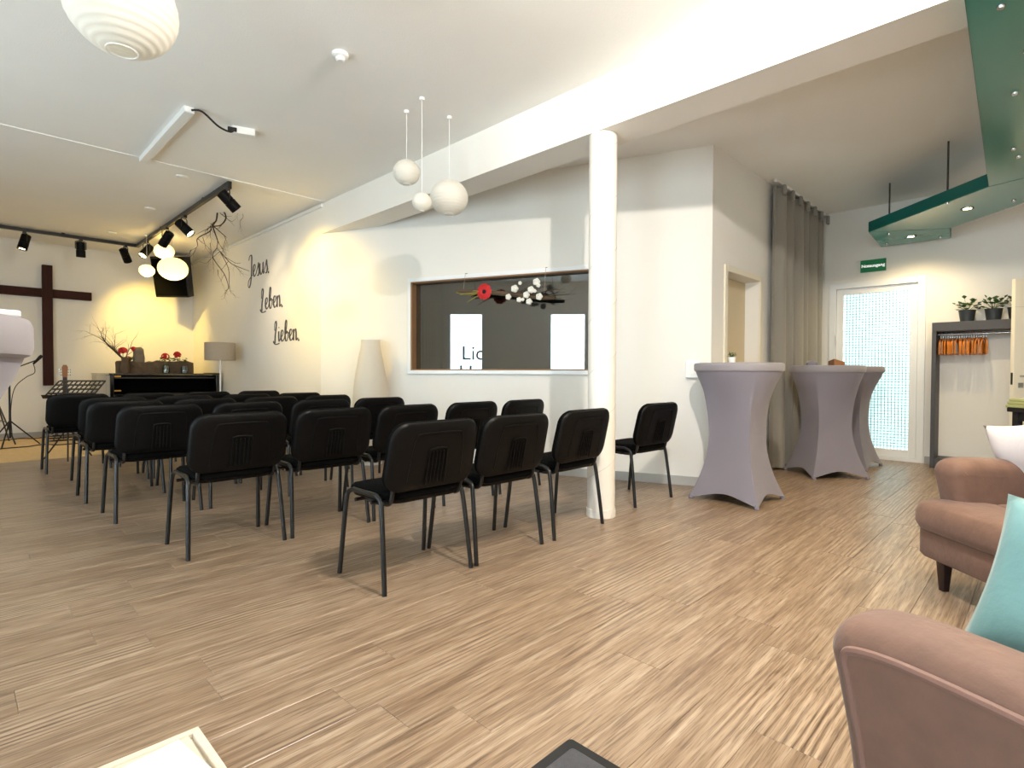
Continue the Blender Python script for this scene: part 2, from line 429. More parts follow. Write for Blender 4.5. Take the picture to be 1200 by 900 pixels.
# beam, skirting, trims
S(MB().box(XT, 3.55, YB, 6.51, 2.77, CEIL), 'trim_beam', M['wall'])
S(MB().box(0.02, WL, -.014, 0, 0, .085), 'baseboard_booth', M['skirting'], loc=bw, rotz=UA)
S(MB().box(4.92, dx0-.06, NY-.014, NY, 0, .085).box(dx1+.06, XE, NY-.014, NY, 0, .085), 'baseboard_niche', M['skirting'])
S(MB().box(XE-.014, XE, ey1+.01, NY-.014, 0, .085).box(XE-.014, XE, oy1, ey0-.01, 0, .085), 'baseboard_exit', M['skirting'])
S(MB().box(XT-.014, XT, 6.51, YS, 0, .07), 'baseboard_lettering', M['skirting'])
S(MB().box(XL, XT-.014, YS-.014, YS, 0, .07), 'baseboard_stage', M['skirting'])
S(MB().box(XL, XT, 6.37, 6.41, CEIL-.006, CEIL), 'trim_ceiling', M['ceiling'])
S(MB().box(XT-.025, XT, 6.45, YS, CEIL-.05, CEIL-.012), 'trim_cable_channel', M['white'])

# column
cl = tag(empty('column', (3.335, 2.345, 0)), kind='structure')
tag(cl, None, None)
MB().lathe([(.1005, 0), (.1005, 2.77)], 40).build('shaft', M['column'], cl, smooth=True)
for k0 in range(7):
    z0 = .12+.38*k0
    MB().tube([(.1005*math.cos(a), .1005*math.sin(a), z0+.38*(a/(2*math.pi))) for a in [2*math.pi*i/40 for i in range(41)] if z0+.38*(a/6.284) < 2.76], .0018, 5).build('seam', M['column_seam'], cl)
cb_ = MB(); r_ = random.Random(3)
cb_.loft([[((.104+.006*r_.random())*math.cos(2*math.pi*i/36), (.104+.006*r_.random())*math.sin(2*math.pi*i/36), z*(1+.4*r_.random())) for i in range(36)] for z in (0, .03, .05)])
cb_.build('plaster_foot', M['column'], cl)

# ------------------------------------------------------------------ stacking chairs
def make_chair(name, detail=True):
    t = empty(name)
    rr = lambda ins: rrect(.47-2*ins, .43-2*ins, .09-ins*.5, 6)
    seat = MB().loft([[(x, y, z) for x, y in rr(i)] for i, z in ((.03, .424), (.006, .43), (0, .445), (.004, .462), (.02, .474), (.06, .479), (.14, .476))])
    seat.xform(lambda p: Vector((p.x, p.y+.01, p.z-.35*max(0, p.y-.10)**2*4+.10*abs(p.x)**2)))
    seat.build('seat', M['black_fabric'], t, smooth=True)
    pan = MB().loft([[(x, y, z) for x, y in rr(i)] for i, z in ((.06, .405), (.02, .412), (.01, .43))])
    pan.xform(lambda p: Vector((p.x, p.y+.01, p.z-.35*max(0, p.y-.10)**2*4)))
    pan.build('seat_pan', M['black_plastic'], t, smooth=True)
    tilt = R(13); H = .345; Wd = .545
    def back(p):       # p.x across, p.y height up the back, p.z thickness (positive = rear)
        x = p.x*(1-.03*(p.y/H)); h = p.y; q = p.z - .30*x*x
        return Vector((x, -.205-h*math.sin(tilt)-q*math.cos(tilt), .472+h*math.cos(tilt)-q*math.sin(tilt)))
    rb = lambda ins, r: rrect(Wd-2*ins, H-2*ins, r, 7, 0, H/2)
    pad = MB().loft([[(x, h, q) for x, h in rb(i, r)] for i, r, q in ((.1, .03, -.042), (.04, .06, -.038), (.012, .08, -.026), (0, .085, -.008), (0, .085, .012))])
    pad.xform(back).build('backrest', M['black_fabric'], t, smooth=True)
    sh = MB().loft([[(x, h, q) for x, h in rb(i, r)] for i, r, q in ((.0, .085, .012), (.003, .085, .02), (.014, .075, .026), (.05, .05, .028), (.12, .03, .028))])
    sh = sh.xform(back).build('back_shell', M['black_plastic'], t, smooth=True)
    if detail:
        pr = [(-.165, .05), (-.158, .2), (-.145, .275), (-.12, .292), (0, .296), (.12, .292), (.145, .275), (.158, .2), (.165, .05)]
        MB().tube([back(Vector((p[0], p[1], .027))) for p in catmull([Vector((a, b, 0)) for a, b in pr], 4)], .0035, 6).build('panel_ridge', M['black_plastic'], sh, smooth=True)
        ar = [(-.058, .03), (-.054, .19), (-.046, .212), (0, .218), (.046, .212), (.054, .19), (.058, .03)]
        MB().tube([back(Vector((p[0], p[1], .028))) for p in catmull([Vector((a, b, 0)) for a, b in ar], 4)], .004, 6).build('vent_ridge', M['black_plastic'], sh, smooth=True)
        for xx in (-.033, -.011, .011, .033):
            MB().tube([back(Vector((xx, .04+.16*k/5, .028))) for k in range(6)], .0042, 6).build('rib', M['black_plastic'], sh, smooth=True)
    for s in (-1, 1):
        rear = catmull([(s*.268, -.212, 0), (s*.26, -.188, .2), (s*.252, -.162, .385), (s*.247, -.145, .43), (s*.246, -.10, .45)], 5)
        MB().tube(rear, .0125, 10).build('leg', M['black_metal'], t, smooth=True)
        fr = catmull([(s*.268, .212, 0), (s*.26, .19, .2), (s*.252, .17, .385), (s*.247, .155, .43), (s*.246, .11, .45)], 5)
        MB().tube(fr, .0125, 10).build('leg', M['black_metal'], t, smooth=True)
        MB().tube([(s*.246, -.10, .45), (s*.246, .11, .45)], .0125, 10).build('side_rail', M['black_metal'], t, smooth=True)
        sp = catmull([(s*.21, .02, .405), (s*.21, -.10, .405), (s*.21, -.165, .416), (s*.21, -.188, .46), (s*.21, -.20, .53)], 5)
        MB().tube(sp, .011, 8).build('back_support', M['black_metal'], t, smooth=True)
    MB().tube([(-.246, -.06, .408), (.246, -.06, .408)], .01, 8).build('cross_bar', M['black_metal'], t, smooth=True)
    MB().tube([(-.246, .09, .40), (.246, .09, .40)], .01, 8).build('cross_bar', M['black_metal'], t, smooth=True)
    return t
ROWS = [   # (name of the row, y of rear legs, [(x centre, turn)])
    ('row nearest the camera', 2.2, [(1.67, 0), (2.245, 0), (2.885, 1.5), (3.99, -2)]),
    ('second row from the camera', 3.38, [(1.17, 0), (1.76, -1), (2.33, 1), (2.96, 0), (3.56, 2)]),
    ('third row from the camera', 4.56, [(1.04, 1), (1.64, 0), (2.25, 0), (2.84, -1)]),
    ('fourth row from the camera', 5.42, [(1.0, 0), (1.58, 1), (2.16, 0), (2.74, 0)]),
    ('fifth row from the camera', 6.25, [(1.06, 0), (1.64, 0), (2.23, 1), (2.82, 0)]),
    ('row farthest from the camera', 7.26, [(.93, 0), (1.55, -1), (2.15, 0), (2.75, 0)]),
]
ordn = {0: 'leftmost', 1: 'second from the left', 2: 'third from the left', 3: 'fourth from the left', 4: 'fifth from the left'}
protoA = make_chair('stacking_chair'); protoB = None
usedA = usedB = False
for ri, (rn, yr, lst) in enumerate(ROWS):
    for ci, (xc, a) in enumerate(lst):
        if ri < 3:
            c = dup(protoA) if usedA else protoA; usedA = True
        else:
            if protoB is None: protoB = make_chair('stacking_chair', False)
            c = dup(protoB) if usedB else protoB; usedB = True
        c.location = (xc, yr+.212+(.08 if (ri, ci) == (0, 3) else 0), 0); c.rotation_euler.z = R(a)
        lab = f'black padded stacking chair, {ordn[ci]} in the {rn}'
        if ri == 0 and ci == 3: lab = 'black padded stacking chair standing alone beside the wall right of the column'
        tag(c, lab, 'chair', 'stacking chairs facing the stage')

# ------------------------------------------------------------------ bar tables in stretch covers
def make_bar_table():
    t = empty('bar_table')
    nf, nz = 96, 22
    def rad(ph, s, q, k):
        d = (ph % (math.pi/2)) - math.pi/4         # 0 in the middle of a side, feet at multiples of 90 degrees
        sq = s*math.cos(math.pi/4)/math.cos(d)*(1-k*math.cos(2*d))
        return s*q + sq*(1-q)
    rings = []
    for j in range(nz+1):
        u = j/nz
        s = .238+(.405-.238)*((.5-u)/.5)**1.9 if u < .5 else .238+(.338-.238)*((u-.5)/.5)**1.9
        q = min(1, max(0, (u-.45)/.5))**1.3
        k = .13*(1-u)**3
        r = []
        for i in range(nf):
            ph = 2*math.pi*i/nf
            d = (ph % (math.pi/2)) - math.pi/4
            hem = .012+.062*math.cos(2*d)**.8 if abs(d) < math.pi/4-1e-6 else .012
            z = hem+(1.07-hem)*u
            rr = rad(ph, s, q, k)
            r.append((rr*math.cos(ph), rr*math.sin(ph), z))
        rings.append(r)
    inner = [[(x*.985, y*.985, z+.004) for x, y, z in rings[0]]]
    MB().loft(inner+rings, False, False).build('cover', M['cover_grey'], t, smooth=50)
    MB().lathe([(.336, 1.065), (.346, 1.070), (.350, 1.08), (.350, 1.122), (.345, 1.133), (.33, 1.136), (.01, 1.137)], 64).build('top_cover', M['cover_top'], t, smooth=True)
    for k in range(4):
        a = math.pi/2*k
        MB().lathe([(.016, 0), (.02, .005), (.02, .018), (.012, .035)], 14, (.383*math.cos(a), .383*math.sin(a), 0)).build('foot', M['cover_grey'], t, smooth=True)
    MB().lathe([(.03, .05), (.03, 1.03)], 16).build('pole', M['dark_steel'], t, smooth=True)
    return t
bt = make_bar_table()
TB = [(4.60, 1.86, 45-1, 'grey stretch-covered bar table nearest the black chairs and column'),
      (6.375, 1.66, 0, 'grey stretch-covered bar table in the middle of the three before the exit'),
      (7.18, 1.65, 42, 'grey stretch-covered bar table closest to the glass exit door'),
      (-.241, 1.38, 45, 'grey stretch-covered bar table cut off by the left edge')]
for i, (x, y, a, lab) in enumerate(TB):
    t = bt if i == 0 else dup(bt)
    t.location = (x, y, 0); t.rotation_euler.z = R(a); tag(t, lab, 'table', 'bar tables in grey stretch covers')
# things on the bar tables
TT = 1.137
def small_pot(loc, lab, cat='plant', h=.06, pm='white', lm='dark_leaf', seed=1, spread=.05, group=None, nl=26, name='potted_plant', r=.03):
    t = thing(name, lab, cat, loc, 0, group); g = random.Random(seed)
    MB().lathe([(r*.8, 0), (r, h*.9), (r*1.05, h), (r*.9, h), (r*.85, h*.9), (.002, h*.9)], 20).build('pot', M[pm], t, smooth=True)
    MB().lathe([(r*.86, h*.86), (r*.5, h*.92), (.003, h*.93)], 14).build('soil', M['soil'], t, smooth=True)
    lv = MB()
    for k in range(nl):
        a = g.uniform(0, 6.28); el = g.uniform(.2, 1.2); L_ = spread*g.uniform(.6, 1.3)
        d = Vector((math.cos(a)*math.cos(el), math.sin(a)*math.cos(el), math.sin(el)))
        b0 = Vector((0, 0, h*.92)); tip = b0+d*L_
        lv.tube([b0, b0+d*L_*.5, tip], .0012, 4)
        s = Vector((-math.sin(a), math.cos(a), 0))*spread*.22; f = d*spread*.34; up = Vector((0, 0, spread*.05))
        lv.add([tip, tip+f*.5+s+up, tip+f*1.1, tip+f*.5-s+up, tip+f*.5-up], [(0, 1, 4), (1, 2, 4), (2, 3, 4), (3, 0, 4)])
    lv.build('foliage', M[lm], t)
    return t
small_pot((4.62, 1.92, TT), 'tiny green succulent in a white pot on the nearest bar table', h=.05, seed=2, spread=.035)
t = thing('wooden_card_box', 'small brown wooden box on the middle bar table', 'box', (6.42, 1.58, TT), R(30))
MB().add([(-.1, -.05, 0), (.1, -.05, 0), (.1, .05, 0), (-.1, .05, 0), (-.1, -.05, .035), (.1, -.05, .02), (.1, .05, .05), (-.1, .05, .07)],
         [(0, 3, 2, 1), (4, 5, 6, 7), (0, 1, 5, 4), (1, 2, 6, 5), (2, 3, 7, 6), (3, 0, 4, 7)]).build('box_body', M['guitar_wood'], t, bevel=.004)
MB().box(-.08, .06, -.012, .012, .045, .05).build('lid_strip', M['olive'], t)
t = MB().loft([[(x, y, z) for x, y in rrect(.12-2*i, .1-2*i, .02, 4)] for i, z in ((0, 0), (0, .03), (.02, .05), (.04, .055))]).build('folded_napkin', M['cover_grey'], smooth=True, loc=(6.30, 1.78, TT), rotz=.4)
tag(t, 'folded grey napkin beside the brown box on the middle bar table', 'napkin')
t = MB().box(-.15, .15, -.11, .11, 0, .012).build('grey_folder', M['paper_sheet'], bevel=.003, loc=(-.09, 1.36, TT), rotz=R(20))
tag(t, 'flat grey folder lying on the bar table at the left edge', 'folder')

# ------------------------------------------------------------------ armchairs and cushions
def offset_poly(P, d):
    n = len(P); out = []
    for i in range(n):
        a = Vector(P[i-1]); b = Vector(P[i]); c = Vector(P[(i+1) % n])
        e1 = (b-a).normalized(); e2 = (c-b).normalized()
        nn = (Vector((-e1.y, e1.x))+Vector((-e2.y, e2.x)))
        nn = nn.normalized() if nn.length > 1e-6 else Vector((-e1.y, e1.x))
        k = max(.5, nn.dot(Vector((-e1.y, e1.x))))
        out.append(tuple(b+nn*d/k))
    return out
def make_armchair(tee=False):
    t = empty('armchair')
    top = catmull([Vector((a, b, 0)) for a, b in [(.325, .30), (.34, .42), (.362, .525), (.372, .575), (.352, .618), (.30, .638), (.2, .642), (0, .63), (-.2, .612), (-.40, .60)]], 5)
    if tee: top = [Vector((p.x-.035 if p.x > 0 else p.x, p.y, 0)) for p in top]
    prof = [(-.40, .16), (.28 if tee else .315, .16)]+[(p.x, p.y) for p in top]     # counter-clockwise in (y, z)
    def arm(s):
        rings = []; re = .062
        for k in range(7):
            a = k/6*math.pi/2; rings.append((re*(1-math.sin(a)), re*(1-math.cos(a))*.75 if False else re*(1-math.sin(a))*0, a))
        out = []
        W_ = .165
        for k in range(7):
            a = k/6*math.pi/2
            out.append((re*(1-math.sin(a)), re*(1-math.cos(a))))      # (inset, x)
        seq = [(i, x) for i, x in out] + [(i, W_-x) for i, x in out[::-1]]
        mb = MB(); rings = []
        for i, x in seq:
            P = offset_poly(prof, i)
            P = [(y, max(z, .16)) for y, z in P]
            rings.append([(s*(.38-x), y, z) for y, z in P])
        mb.loft(rings)
        o = mb.build('arm', M['velour'], t, smooth=60)
        Q = offset_poly(prof, re*.74)
        MB().loft([[(s*x, y, z) for y, z in Q] for x in (.372, .3808)]).build('side_panel', M['velour'], o)
        P = offset_poly(prof, re*.72)[2:]
        MB().tube([(s*(.378-.004), .318-.04, .17)]+[(s*.378, y, z) for y, z in P], .0075, 8).build('piping', M['piping'], o, smooth=True)
    arm(1); arm(-1)
    if tee:      # cushion and base come forward of the arms
        ins = ((.05, .285), (.015, .295), (0, .33), (0, .38), (.012, .415), (.04, .432), (.09, .44), (.14, .442))
        cu = MB().loft([[(x, y, z) for x, y in rrect(.74-2*i, .34-2*i, .07-i*.4, 6, 0, .27)] for i, z in ins])
        cu.loft([[(x, y, z) for x, y in rrect(.43-2*i*.3, .5-2*i*.3, .04, 6, 0, -.05)] for i, z in ins])
        cu.xform(lambda p: Vector((p.x, p.y+.0*p.x, p.z)))
        cu.build('seat_cushion', M['velour'], t, smooth=60)
        MB().loft([[(x, y, z) for x, y in rrect(.74-2*i, .72-2*i, .05, 5, 0, .045)] for i, z in ((.01, .155), (0, .17), (0, .285))]).build('seat_base', M['velour'], t, smooth=True)
    else:
        cu = MB().loft([[(x, y, z) for x, y in rrect(.44-2*i, .66-2*i, .07-i*.5, 6, 0, .05)] for i, z in
                        ((.05, .285), (.015, .295), (0, .33), (0, .38), (.012, .415), (.04, .432), (.09, .44), (.17, .442))])
        cu.build('seat_cushion', M['velour'], t, smooth=60)
        MB().loft([[(x, y, z) for x, y in rrect(.46, .70, .03, 4, 0, -.02)] for z in (.16, .285)]).build('seat_base', M['velour'], t, smooth=True)
    bk = MB().loft([[(x, y, z) for x, y in rrect(.72-2*i, .18-2*i*.6, .07, 6, 0, -.40)] for i, z in ((.02, .16), (0, .2), (0, .6), (.01, .74), (.04, .80), (.12, .825))])
    bk.xform(lambda p: Vector((p.x, p.y-max(0, p.z-.3)*.18, p.z))).build('backrest', M['velour'], t, smooth=True)
    for sx in (-1, 1):
        for sy, y0 in ((1, .33 if tee else .25), (-1, -.38)):
            MB().loft([[(sx*.275+x, y0+y, z) for x, y in rrect(w_, w_, .006, 3)] for w_, z in ((.032, 0), (.052, .16))]).build('leg', M['walnut'], t, smooth=True)
    return t
ac = make_armchair()
ac.location = (1.296, -.188, 0); ac.rotation_euler.z = R(-17); tag(ac, 'brown velour armchair in the near right corner, cut off by the frame', 'armchair', 'brown velour armchairs')
ac2 = make_armchair(True); ac2.location = (3.38, -.08, 0); ac2.rotation_euler.z = R(44.4)
tag(ac2, 'brown velour armchair further back with a white pillow on it', 'armchair', 'brown velour armchairs')
def pillow(name, lab, m, size, thick, Mx, seed):
    g = random.Random(seed); n = 18; vs = []; fs = []
    ph = [g.uniform(0, 6) for _ in range(4)]
    for side in (1, -1):
        for i in range(n+1):
            for j in range(n+1):
                u = 2*i/n-1; v = 2*j/n-1
                pinch = 1-.07*(1-u*u)*abs(v)**2*0
                x = u*(1-.08*(1-v*v)*u*u)*size/2; y = v*(1-.08*(1-u*u)*v*v)*size/2
                t = thick/2*(max(0, 1-abs(u)**2.6)*max(0, 1-abs(v)**2.6))**.55
                t *= 1+.08*math.sin(4*u+ph[0])+.08*math.sin(5*v+ph[1])
                vs.append((x, y, side*t))
    N1 = (n+1)**2
    for i in range(n):
        for j in range(n):
            a = i*(n+1)+j; q = (a, a+1, a+n+2, a+n+1)
            fs.append(q); fs.append(tuple(k+N1 for k in q[::-1]))
    me = MB().add(vs, fs).mesh(name, M[m], 80)
    import bmesh
    bm = bmesh.new(); bm.from_mesh(me); bmesh.ops.remove_doubles(bm, verts=bm.verts, dist=.0005); bm.to_mesh(me); bm.free()
    o = bpy.data.objects.new(name, me); col.objects.link(o); o.matrix_world = Mx
    return tag(o, lab, 'cushion')
# teal pillow stands on the near armchair's seat, leaning on its back
def chair_local(loc, rz, c, lean, spin):
    px = Vector((0, 1, 0)); py = Vector((math.sin(lean), 0, math.cos(lean))); pz = px.cross(py)
    m = Matrix((px, py, pz)).transposed().to_4x4(); m.translation = c
    return Matrix.Translation(loc) @ Matrix.Rotation(rz, 4, 'Z') @ m @ Matrix.Rotation(spin, 4, 'Z')
pillow('throw_pillow', 'teal velvet throw pillow on the near armchair', 'teal_velvet', .37, .15,
       chair_local((1.296, -.188, 0), R(-17), Vector((.185, .175, .60)), R(28), R(4)), 1)
pillow('throw_pillow', 'white throw pillow on the armchair further back', 'white_cotton', .42, .17,
       Matrix.Translation((3.56, .02, .63)) @ Matrix.Rotation(R(44.4), 4, 'Z') @ Matrix.Rotation(R(66), 4, 'X') @ Matrix.Rotation(R(-10), 4, 'Z'), 2)

# ------------------------------------------------------------------ suspended canopy
cz0, cz1 = 2.60, 2.705
cp = thing('ceiling_canopy', 'teal suspended ceiling canopy with spotlights hung on rods', 'canopy', (0, 0, 0))
def panel(poly):
    o = MB().prism(poly, cz0, cz1).build('edge_panel', M['teal'], cp)
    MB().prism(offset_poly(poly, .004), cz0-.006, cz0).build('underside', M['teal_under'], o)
panel([(2.2, -.42), (5.70, -.42), (5.985, .383), (2.2, .25)])
panel([(5.99, .383), (5.705, -.42), (6.03, -.50), (7.40, .78), (7.0, 1.433)])
panel([(7.005, 1.433), (7.405, .78), (7.93, .82), (7.91, 1.487)])
for x, y in ((6.28, .68), (7.2, 1.28), (5.4, .05), (3.6, .1)):
    MB().lathe([(.008, cz1), (.008, CEIL)], 10, (x, y, 0)).build('rod', M['dark_steel'], cp, smooth=True)
    MB().lathe([(.014, cz0-.02), (.016, cz0-.012), (.016, cz0-.006)], 10, (x, y, 0)).build('bolt', M['steel'], cp, smooth=True)
for x, y in ((7.75, 1.4), (7.8, .9), (6.6, .25), (5.3, .18), (5.1, .2), (4.1, .16), (3.1, .17)):
    MB().lathe([(.012, cz0-.02), (.016, cz0-.012), (.016, cz0-.006)], 10, (x, y, 0)).build('bolt', M['steel'], cp, smooth=True)
for x, y in ((6.62, .57), (7.52, 1.13), (4.9, .02), (4.2, .0), (3.6, -.05), (3.0, -.05)):
    s = MB().lathe([(.05, cz0-.012), (.05, cz0-.006), (.034, cz0-.006), (.034, cz0-.012)], 20, (x, y, 0), False, False).build('spotlight', M['steel'], cp, smooth=True)
    MB().lathe([(.033, cz0-.009), (.001, cz0-.0095)], 16, (x, y, 0)).build('lens', M['lens_on'], s)
    L = bpy.data.lights.new('canopy_spot', 'SPOT'); L.energy = CANOPY_W; L.color = (1, .78, .45); L.spot_size = R(150); L.spot_blend = 1.0; L.shadow_soft_size = .03
    lo = bpy.data.objects.new('canopy_spot', L); col.objects.link(lo); lo.parent = s; lo.location = (x, y, cz0-.03)

# main ceiling lamp (above the frame)
t = thing('ceiling_spotlight', 'white ceiling spotlight above the frame lighting the seating area', 'lamp', (1.64, .47, 0))
MB().lathe([(.05, CEIL-.03), (.05, CEIL)], 20).build('rose', M['white'], t, smooth=True)
MB().lathe([(.045, CEIL-.13), (.045, CEIL-.03), (.01, CEIL-.03)], 20, cap0=False).build('lamp_body', M['white'], t, smooth=True)
MB().lathe([(.043, CEIL-.115), (.001, CEIL-.116)], 16).build('lens', M['lens_on'], t)
L = bpy.data.lights.new('ceiling_light', 'POINT'); L.energy = LAMP_W; L.color = (1, .93, .84); L.shadow_soft_size = .03
lo = bpy.data.objects.new('ceiling_light', L); col.objects.link(lo); lo.parent = t; lo.location = (0, 0, 2.95)

# ------------------------------------------------------------------ curtain
cu = thing('curtain', 'long grey curtain in deep folds beside the small door', 'curtain', (0, 0, 0))
cx0, cx1 = 6.22, 7.98
def fold(u, t):
    ph = u*2*math.pi*6.5
    a = .05+.012*math.sin(u*17+1)
    return a*math.sin(ph+.5*math.sin(u*23)+.25*t*math.sin(u*9))*(.75+.35*t)
N_ = 240; rings = []
for j in range(9):
    t = j/8; z = .02+(3.08-.02)*(1-t)
    row_ = [(cx0+(cx1-cx0)*(i/N_) + .02*math.sin(i/N_*60)*t, NY-.10+fold(i/N_, t), z) for i in range(N_+1)]
    rings.append(row_+[(x, y+.006, z) for x, y, z in row_[::-1]])
MB().loft(rings).build('curtain_panel', M['curtain'], cu, smooth=60)
MB().box(cx0-.02, cx1+.02, NY-.115, NY-.085, CEIL-.03, CEIL).build('curtain_rail', M['white'], cu)
for k in range(7):
    x = cx0+.12+(cx1-cx0)*k/6.5
    MB().box(x-.03, x+.03, NY-.16, NY-.13, 2.99, 3.10).build('pleat', M['curtain'], cu, bevel=.008)

# ------------------------------------------------------------------ coat rack, hangers, plants
rk = thing('coat_rack', 'dark grey open coat rack beside the exit door', 'rack', (0, 0, 0))
rx0, rx1, ry0, ry1, rh = 7.70, 8.012, .03, .95, 1.63
MB().box(rx0, rx1, ry1-.04, ry1, 0, rh-.10).build('side_panel', M['rack'], rk, bevel=.003)
MB().box(rx0, rx1, ry0, ry0+.04, 0, rh-.10).build('side_panel', M['rack'], rk, bevel=.003)
MB().box(rx0, rx1, ry0, ry1, rh-.10, rh).build('top_board', M['rack'], rk, bevel=.003)
MB().box(rx0, rx1, ry0+.04, ry1-.04, .0, .11).build('base_board', M['rack'], rk, bevel=.003)
MB().tube([(7.85, ry0+.04, 1.50), (7.85, ry1-.04, 1.50)], .0125, 12).build('rail', M['steel'], rk, smooth=True)
def make_hanger():
    t = empty('coat_hanger')
    P = catmull([(-.17, 0, -.235), (-.165, 0, -.14), (-.12, 0, -.10), (-.04, 0, -.07), (0, 0, -.062), (.04, 0, -.07), (.12, 0, -.10), (.165, 0, -.14), (.17, 0, -.235)], 4)
    MB().tube(P, .0085, 8).xform(lambda p: Vector((p.x, p.y*.8, p.z))).build('shoulder', M['hanger_wood'], t, smooth=True)
    MB().tube([(-.168, 0, -.235), (.168, 0, -.235)], .0075, 8).build('bar', M['hanger_wood'], t, smooth=True)
    a = [(.0, 0, -.062), (0, 0, -.03)]+[(-.016*math.sin(q)*1+0, 0, -.012+.028*(1-math.cos(q))/2*1) for q in (0.2, .8, 1.4, 2.0, 2.6, 3.14)]+[(.012, 0, .010), (.017, 0, 0)]
    MB().tube(a, .0022, 6).build('hook', M['steel'], t, smooth=True)
    return t
hg = make_hanger()
g = random.Random(5)
for k in range(20):
    t = hg if k == 0 else dup(hg)
    t.location = (7.85, .885-.0205*k, 1.513); t.rotation_euler.z = R(g.uniform(-7, 7))
    tag(t, 'orange wooden coat hanger hanging in the row on the rack rail', 'hanger', 'wooden coat hangers on the rack')
for k, (yy, lab) in enumerate(((.66, 'dark pot of green ivy on the coat rack, nearest the exit door'), (.44, 'dark pot of green ivy on the coat rack, middle one'),
                               (.255, 'dark pot of green ivy on the coat rack, beside the white door'))):
    small_pot((7.86, yy, rh), lab, h=.13, pm='pot', seed=20+k, spread=.12, group='ivy pots on the coat rack', nl=30, r=.075)

# exit sign
sg = thing('exit_sign', 'green emergency exit sign with white lettering above the glass door', 'sign', (XE-.012, 1.585, 2.40))
MB().box(-.008, .012, -.135, .135, -.075, .075).build('sign_plate', M['exit_green'], sg, bevel=.003)
tx = text_mesh('Notausgang', .052, M['sign_white'], 'lettering', sg, .001, .0012); tx.location = (-.0095, 0, 0); tx.rotation_euler = (R(90), 0, R(-90))

# white door leaf standing open at the right edge
dl = tag(empty('door_3', (7.985, -.345, 0), R(134.5)), kind='structure')
lf = MB().box(0, .86, -.02, .02, .01, 2.0).build('door_leaf', M['warm_white'], dl, bevel=.004)
MB().box(.859, .8605, -.011, .011, .95, 1.07).build('latch_plate', M['dark_steel'], lf)
MB().tube([(.79, .02, 1.035), (.79, .065, 1.035), (.66, .065, 1.035)], .01, 10).lathe([(.026, 0), (.026, .008)], 16, (0, 0, 0)).build('lever_handle', M['steel'], lf, smooth=True)
MB().box(.765, .815, .02, .026, .92, .97).build('key_rosette', M['steel'], lf)
MB().box(.55, .86, .02, .0205, 1.72, 1.722).build('panel_line', M['skirting'], lf)

# side table with green cloth
st = thing('side_table', 'small black side table behind the far armchair', 'table', (5.13, -.13, 0), R(44))
for sx in (-1, 1):
    for sy in (-1, 1): MB().box(sx*.2-.02, sx*.2+.02, sy*.2-.02, sy*.2+.02, 0, .79).build('leg', M['black_matte'], st, bevel=.003)
MB().box(-.24, .24, -.24, .24, .79, .82).build('tabletop', M['black_matte'], st, bevel=.004)
for sy in (-1, 1): MB().box(-.18, .18, sy*.2-.012, sy*.2+.012, .73, .79).build('apron', M['black_matte'], st)
gc = thing('green_cloth', 'folded green cloth hanging over the black side table', 'cloth', (5.13, -.13, .82), R(44))
for k in range(3): MB().loft([[(x, y, z) for x, y in rrect(.50-.01*k, .50-.012*k, .02, 3)] for z in (.001+.021*k, .01+.021*k, .0205+.021*k)]).build('fold', M['green_cloth'], gc, bevel=.005)
pts = [(-.25, .06+.16*k/10, .03*math.sin(k*1.1)) for k in range(11)]
MB().loft([[(x-.008+.0*w_, y, .018) for x, y, w_ in pts]+[(x-.002, y, .018) for x, y, w_ in pts[::-1]],
           [(x-.012+w_*.5, y, -.12) for x, y, w_ in pts]+[(x-.006+w_*.5, y, -.12) for x, y, w_ in pts[::-1]],
           [(x-.03+w_, y*1.2, -.30) for x, y, w_ in pts]+[(x-.024+w_, y*1.2, -.30) for x, y, w_ in pts[::-1]]]).build('hanging_end', M['deep_green_cloth'], gc, smooth=True)

# switch box on the booth wall
t = thing('wall_box', 'white wall box behind the nearest bar table', 'box', bw, UA)
MB().box(4.375, 4.50, -.05, -.015, 1.01, 1.17).build('housing', M['white_gloss'], t, bevel=.006)
MB().box(4.39, 4.485, -.056, -.05, 1.04, 1.14).build('cover_plate', M['white'], t, bevel=.002)
MB().box(4.38, 4.495, -.015, 0, 1.02, 1.16).build('back_plate', M['white'], t)

# ------------------------------------------------------------------ ceiling fittings
t = thing('smoke_detector', 'round white smoke detector on the ceiling', 'smoke detector', (1.81, 3.365, CEIL))
MB().lathe([(.052, 0), (.052, -.02), (.04, -.028)], 24).build('base', M['white'], t, smooth=True)
MB().lathe([(.03, -.028), (.03, -.042), (.02, -.05), (.001, -.05)], 20).build('sensor', M['white_gloss'], t, smooth=True)
t = thing('cable_duct', 'white cable duct on the ceiling before the track', 'duct', (1.335, 5.63, CEIL), 0)
MB().box(-.035, .035, -.75, .75, -.05, 0).build('duct_body', M['white'], t, bevel=.004)
MB().box(-.03, .03, -.756, -.75, -.045, -.005).build('end_cap', M['white_gloss'], t)
t = thing('junction_box', 'white socket box on the ceiling with a black plug', 'box', (1.78, 4.99, CEIL), R(-20))
MB().box(-.09, .09, -.04, .04, -.06, 0).build('housing', M['white'], t, bevel=.005)
MB().box(-.12, -.05, -.05, -.035, -.055, -.02).build('plug', M['cable'], t, bevel=.004)
tag(MB().tube(catmull([(1.345, 4.87, CEIL-.03), (1.42, 4.86, CEIL-.02), (1.55, 4.90, CEIL-.08), (1.66, 4.955, CEIL-.075), (1.70, 4.97, CEIL-.04)], 6), .008, 7).build('black_cable', M['cable'], smooth=True),
    'black cable looping from the ceiling duct to the socket box', 'cable')
